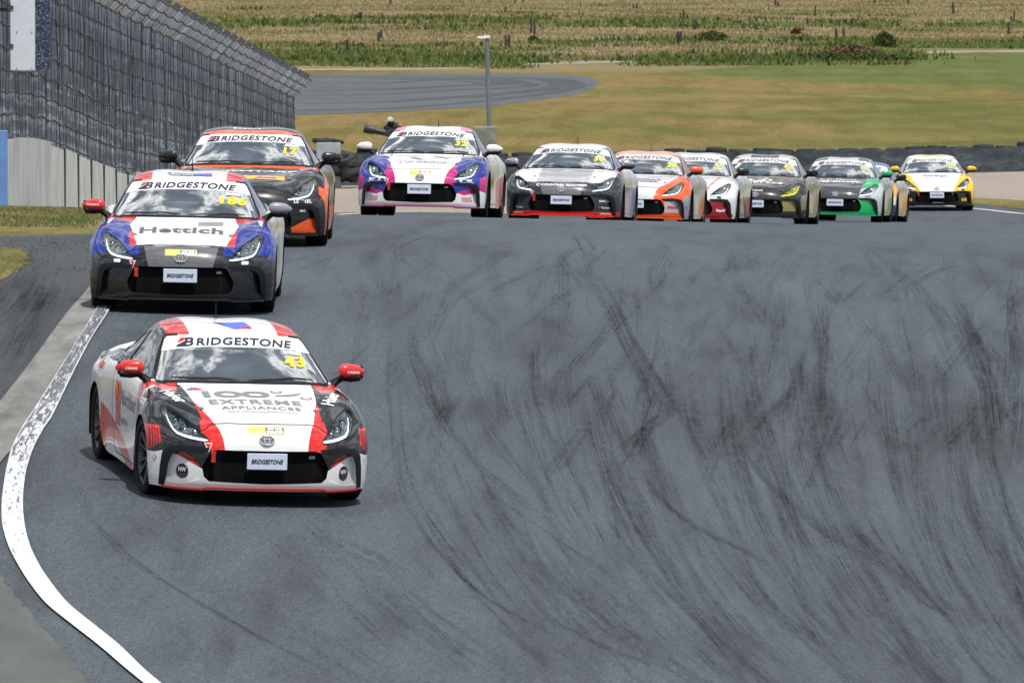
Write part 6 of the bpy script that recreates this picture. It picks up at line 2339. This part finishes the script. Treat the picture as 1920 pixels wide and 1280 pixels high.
# --- 43
d43 = number('43', .445, M['ink_yellow'], .170, 1.016, 'Hill', .072) + otp()
gm = 'ink_grey'
d43 += [T('1OO', 'top', -.12, .05, .54, .185, gm, 'bonnet', bold=.05, spacing=.95), T('EXTREME', 'top', .0, -.17, .74, .125, gm, 'bonnet', bold=.02, spacing=1.12), T('APPLIANCES', 'top', .02, -.335, .64, .085, gm, 'bonnet', bold=.02, spacing=1.1),
        T('www.extremeappliances.co.nz', 'top', .02, -.44, .56, .055, gm, 'bonnet', bold=.01)]
d43 += [S_(ell(.215, .15, .050, .042, 14), 'top', gm, 'bonnet'), S_(ell(.215, .15, .030, .024, 12), 'top', 'ink_white', 'bonnet', .0045), S_(ell(.435, -.01, .050, .042, 14), 'top', gm, 'bonnet'), S_(ell(.435, -.01, .030, .024, 12), 'top', 'ink_white', 'bonnet', .0045),
        S_([(.19, .045), (.20, .01), (.30, .02), (.37, .06), (.42, .14), (.35, .10), (.28, .065)], 'top', gm, 'bonnet')]
d43 += [S_([(-.50, .18), (-.36, .18), (-.42, .25)], 'top', 'ink_red', 'bonnet'), S_([(-.51, .17), (-.46, .17), (-.43, .23), (-.45, .25)], 'top', 'ink_wspblue', 'bonnet', .0045)]
d43 += [T('Haier', 'top', -.63, -.02, .34, .105, 'ink_white', 'body', bold=.02, rot=-72), T('Haier', 'top', .63, -.02, .34, .105, 'ink_white', 'body', bold=.02, rot=72)]
d43 += [S_(ell(s * .665, .300, .040, .055, 20), 'front', 'ink', 'body', -.001) for s in (-1, 1)]
d43 = d43[:-2]


def pocket_decal(kind, s, x, z, w, h, mat, txt=None, **kw):
    """decals lying in the recessed bumper insert"""
    if txt: me = decal_text(txt, 'front', s * x, z, w, h, M[mat], off=.004, **kw)
    else: me = decal_poly(ell(s * x, z, w, h, 18), 'front', M[mat], .003)
    P = np.array([(v.co.x, v.co.y, v.co.z) for v in me.vertices])
    Q = P.copy(); Q[:, 0] = np.abs(Q[:, 0])
    o_ = pocket_off(Q, None); o_[:, 0] *= np.sign(P[:, 0])
    P += o_
    P[:, 1] -= kw.get('lift', 0) if False else .003
    for v, p_ in zip(me.vertices, P): v.co = p_
    return me


for s in (-1, 1):
    d43 += [(pocket_decal('e', s, .652, .272, .045, .058, 'ink'), 'body')]
    me = pocket_decal('t', s, .652, .285, .055, .036, 'ink_white', 'NW', bold=.02); me.transform(Matrix.Translation((0, -.003, 0))); d43.append((me, 'body'))
    me = pocket_decal('t', s, .652, .247, .050, .008, 'ink_grey', 'northwest', bold=.02); me.transform(Matrix.Translation((0, -.003, 0))); d43.append((me, 'body'))
    # dark bars across the red of the corner panel
    for k_ in range(4):
        d43.append(S_([(s * (.812 + .018 * k_), .47 - .014 * k_), (s * (.819 + .018 * k_), .47 - .014 * k_), (s * (.816 + .018 * k_), .58), (s * (.810 + .018 * k_), .58)], 'front', 'ink'))
d43 += [S_(ell(-.840, .355, .012, .018, 14), 'front', 'ink_red'), S_(ell(-.840, .355, .007, .010, 12), 'front', 'ink_white', off=.0045), T('sponsor' if False else 'C', 'front', .838, .36, .014, .026, 'ink_red')]
sg = 'right'
d43 += [T('Northland', 'right', 1.05, .64, .80, .12, 'ink_mid', 'body', flip=True, rot=0, bold=.0), T('Toyota', 'right', 1.25, .46, .50, .08, 'ink_grey', 'body', flip=True), T('Aspec', 'right', 2.42, .80, .30, .11, 'ink_red', 'body', flip=True, shear=.3),
        S_(ell(1.66, .66, .07, .07, 18), 'right', 'ink_orange'), T('BRIDGESTONE', 'right', .18, .735, .26, .045, 'ink_white', 'body', flip=True, bold=.03), T('Hill', 'right', 2.85, .85, .36, .07, 'ink_mid', 'body', flip=True)]
d43 += [S_([(-.12, 1.42), (.14, 1.44), (.17, 1.20), (.02, 1.16)], 'top', 'ink_wspblue', 'roof'), S_([(.02, 1.19), (.17, 1.17), (.15, 1.25)], 'top', 'ink_red', 'roof', .0045), S_([(-.12, 1.40), (-.04, 1.41), (-.02, 1.30)], 'top', 'ink_mid', 'roof', .0045)]
for s, fl in ((-1, 0), (1, 0)):
    me = mesh_from('mirror_lettering', [(s * .90 + a_ * .10, .515, .958 + b_ * .020) for a_, b_ in text2d('CREMS', .03)[0]], text2d('CREMS', .03)[1], M['ink_white'])
    d43.append((me, 'body'))
C43 = build_car('racing coupe numbered 43, white with red stripes and charcoal, leading the pack', m43, fp['lip_red'], fp['red'], fp['red'], 465, 84.8, 10.3, roll=-.4, decals=d43, cap=fp['charcoal'], who='white, red and charcoal')

# --- 186
d = number('186', .445, M['ink_yellow'], .255, 1.016, 'Barnes', .070) + otp(.588)
d += [T('Hettich', 'top', -.02, -.18, .80, .24, 'ink_mid', 'bonnet', bold=.03, spacing=1.06)]
for k_ in range(4):
    d.append(S_([(.13, .02 + .045 * k_), (.37, .05 + .045 * k_), (.37, .065 + .045 * k_), (.13, .033 + .045 * k_)], 'top', 'ink_mid', 'bonnet'))
d += [S_([(-.22, 1.30), (.20, 1.30), (.20, 1.16), (-.18, 1.16)], 'top', 'ink_mid', 'roof'), S_([(.05, 1.28), (.22, 1.28), (.22, 1.18), (.05, 1.18)], 'top', 'ink_wspblue', 'roof', .0045), T('Barnes', 'top', -.07, 1.22, .22, .08, 'ink_white', 'roof', off=.006), S_([(.14, 1.2), (.22, 1.2), (.22, 1.15), (.14, 1.15)], 'top', 'ink_red', 'roof', .006)]
d.append((mesh_from('mirror_lettering', [(-.90 + a_ * .12, .512, .968 + b_ * .022) for a_, b_ in text2d('Hettich', .03)[0]], text2d('Hettich', .03)[1], M['ink_white']), 'body'))
build_car('racing coupe numbered 186, blue and white with charcoal nose, second in line', m186, fp['charcoal'], fp['grey'], fp['red'], 342, 102.0, -.3, roll=-.2, decals=d, cap=fp['white'], who='blue and white with charcoal nose')

# --- 17
d = number('17', .445, M['ink_yellow'], .150, 1.016, 'Allan', .070)
d += [T('KIWITARP', 'top', .08, .02, .92, .07, 'ink_white', 'bonnet', bold=.03, shear=.2), S_(rrect(.18, -.32, .46, .18, .03), 'top', 'ink_orangeyellow', 'bonnet'), T('Jets', 'top', .20, -.33, .26, .13, 'ink_wspblue', 'bonnet', bold=.04, shear=.3, off=.0055),
      T('LEXXEL', 'front', .62, .502, .19, .036, 'ink_white', bold=.02), T('MAC', 'front', .62, .40, .06, .022, 'ink_white'), T('Kiwi', 'top', -.05, 1.30, .30, .10, 'ink_white', 'roof')]
build_car('racing coupe numbered 17, black with orange roof and trim, behind the blue one', m17, fp['black'], fp['black'], fp['black'], 463, 116.5, -.3, decals=d, cap=fp['black'], who='black with orange roof')

# --- 32
d = number('32', .430, M['ink_yellow'], .150, 1.016, 'Barrons', .068) + otp(.600)
d += [T('J W GROUP', 'top', 0, -.36, .66, .17, 'ink_grey', 'bonnet', bold=.0), S_([(-.22, .02), (-.15, .06), (-.02, -.08), (-.06, -.14)], 'top', 'ink_grey', 'bonnet'), S_([(.10, .10), (.16, .18), (.34, .02), (.30, 0), (.17, .10)], 'top', 'ink_grey', 'bonnet')]
for s in (-1, 1):
    d += [T('ROTAX', 'front', s * .62, .502, .165, .036, 'ink_white', bold=.05), T('RACING', 'front', s * .64, .472, .16, .016, 'ink_white', bold=.02, spacing=1.3)]
    d += [(pocket_decal('t', s, .640, .262, .13, .030, 'ink_red', 'RIGHT', bold=.02), 'body'), (pocket_decal('t', s, .650, .226, .13, .028, 'ink_red', 'KARTS', bold=.02), 'body')]
build_car('racing coupe numbered 32, white bonnet with pink stripes and blue wings', m32, fp['magenta'], fp['white'], fp['white'], 795, 146.0, -4.5, decals=d, who='white with pink stripes and blue wings')

# --- 30
d = number('30', .440, M['ink_yellow'], .150, 1.020, None, .072)
d += [T('COUNTRIES READYMIX', 'front', .03, .603, .70, .034, 'ink_white', bold=.03), S_(ell(-.36, .603, .035, .022, 16), 'front', 'ink_white'), S_(ell(-.353, .603, .026, .015, 14), 'front', 'ink_mid', off=.0045)]
d += [(pocket_decal('t', 1, .645, .372, .15, .036, 'ink_white', 'SUBARU' if False else 'SIMSU', bold=.03), 'body'), (pocket_decal('t', 1, .665, .272, .13, .030, 'ink_white', 'Tumeo', bold=.02), 'body'), (pocket_decal('e', 1, .575, .272, .010, .018, 'ink_red'), 'body'),
      (pocket_decal('t', -1, .665, .262, .13, .030, 'ink_white', 'Tumeo', bold=.02), 'body'), T('HIREXU', 'front', .66, .178, .15, .026, 'ink_white', bold=.03), T('HIREXU', 'front', -.66, .178, .15, .026, 'ink_white', bold=.03), T('NZ', 'top', 0, 1.3, .2, .1, 'ink_white', 'roof')][:-1]
build_car('racing coupe numbered 30, silver bonnet with dark nose and bright red lip', m30, fp['redlip'], fp['chrome'], fp['chrome'], 1060, 163.0, -5.0, decals=d, who='silver with dark nose and red lip')

# --- 20
d = number('20', .470, M['ink_lime'], .155, 1.025, None, .072)
d += [T('timeless', 'top', .02, -.10, .70, .12, 'ink_mid', 'bonnet', bold=.01), T('menolds', 'top', .02, -.28, .62, .14, 'ink_mid', 'bonnet', bold=.02), (pocket_decal('t', 1, .63, .33, .16, .045, 'ink_red', 'Mini', bold=.05), 'body'), T('A', 'front', .835, .33, .026, .05, 'ink_blue')]
build_car('racing coupe numbered 20, orange with silver bonnet, half behind the silver one', m20, fp['orange'], fp['orange'], fp['orange'], 1197, 177.0, -6.0, decals=d, who='orange with silver bonnet')
# --- 47
d = number('47', .455, M['ink_yellow'], .145, 1.045, None, .060)
d += [T('Porter', 'front', .455, .995, .15, .026, 'ink_white', 'windscreen', bold=.04, rot=-5), (pocket_decal('t', 1, .64, .27, .16, .055, 'ink_white', 'Rapid', bold=.05, shear=.3), 'body')]
build_car('racing coupe numbered 47, pale silver with dark red bumper insert and red line', m47, flat_paint('paint_dark_red_lip', DRED), fp['black'], fp['black'], 1288, 184.0, -6.0, decals=d, cap=fp['black'], who='pale silver with dark red insert')
# --- 42
d = number('42', .450, M['ink_yellow'], .155, 1.040, None, .065)
ringp = [S_(ell(.04 - .02, -.02, .22, .16, 24), 'top', 'ink_white', 'bonnet'), S_(ell(.045 - .02, .0, .17, .11, 22), 'top', M['ink'], 'bonnet', .0045), S_([(-.02, -.08), (.08, -.10), (.16, .14), (.10, .16), (.05, -.04), (-.02, -.03)], 'top', 'ink_white', 'bonnet', .006)]
d += ringp + [T('enervca', 'top', .06, -.28, .80, .13, 'ink_white', 'bonnet', bold=.02), T('RACING', 'front', -.02, .612, .30, .022, 'ink_white', bold=.02)]
build_car('racing coupe numbered 42, black and gold with yellow headlights', m42, fp['black'], fp['black'], fp['black'], 1422, 191.0, -6.1, decals=d, yellow=True, cap=fp['black'], who='black and gold')
# --- 90
d = number('90', .440, M['ink_gold'], .150, 1.040, None, .060)
d += [T('PENROW', 'top', .02, -.14, .88, .15, 'ink_white', 'bonnet', bold=.05), T('ELECTRICAL', 'top', .0, .10, .74, .12, 'ink_white', 'bonnet', bold=.02), S_(rrect(.62, .505, .10, .028, .006), 'front', 'ink_mid')]
build_car('racing coupe numbered 90, green with grey bonnet and silver wings', m90, fp['green'], fp['green'], fp['black'], 1571, 207.0, -5.8, decals=d, cap=fp['grey'], who='green and grey')
# --- 99
d = number('99', .450, M['ink_gold'], .150, 1.040, None, .060)
build_car('racing coupe in blue and amber, mostly hidden behind the green one', m99, fp['black'], fp['black'], fp['black'], 1603, 222.0, -6.9, decals=d, who='blue and amber')
# --- 322
d = number('322', .440, M['ink_lime'], .215, 1.040, None, .062)
d += [T('wsp', 'top', .0, -.05, .58, .20, 'ink_wspblue', 'bonnet', bold=.02), T('performance', 'front', .03, .205, .24, .018, 'ink_white'), (pocket_decal('t', 1, .64, .27, .14, .07, 'ink_yellow', 'GAS', bold=.05), 'body'), (pocket_decal('t', -1, .64, .27, .14, .07, 'ink_yellow', 'GAS', bold=.05), 'body')]
build_car('racing coupe numbered 322, white bonnet over yellow sides, last in view on the right', m322, fp['black'], fp['yellow'], fp['yellow'], 1753, 246.0, 1.2, decals=d, cap=fp['black'], who='white over yellow')
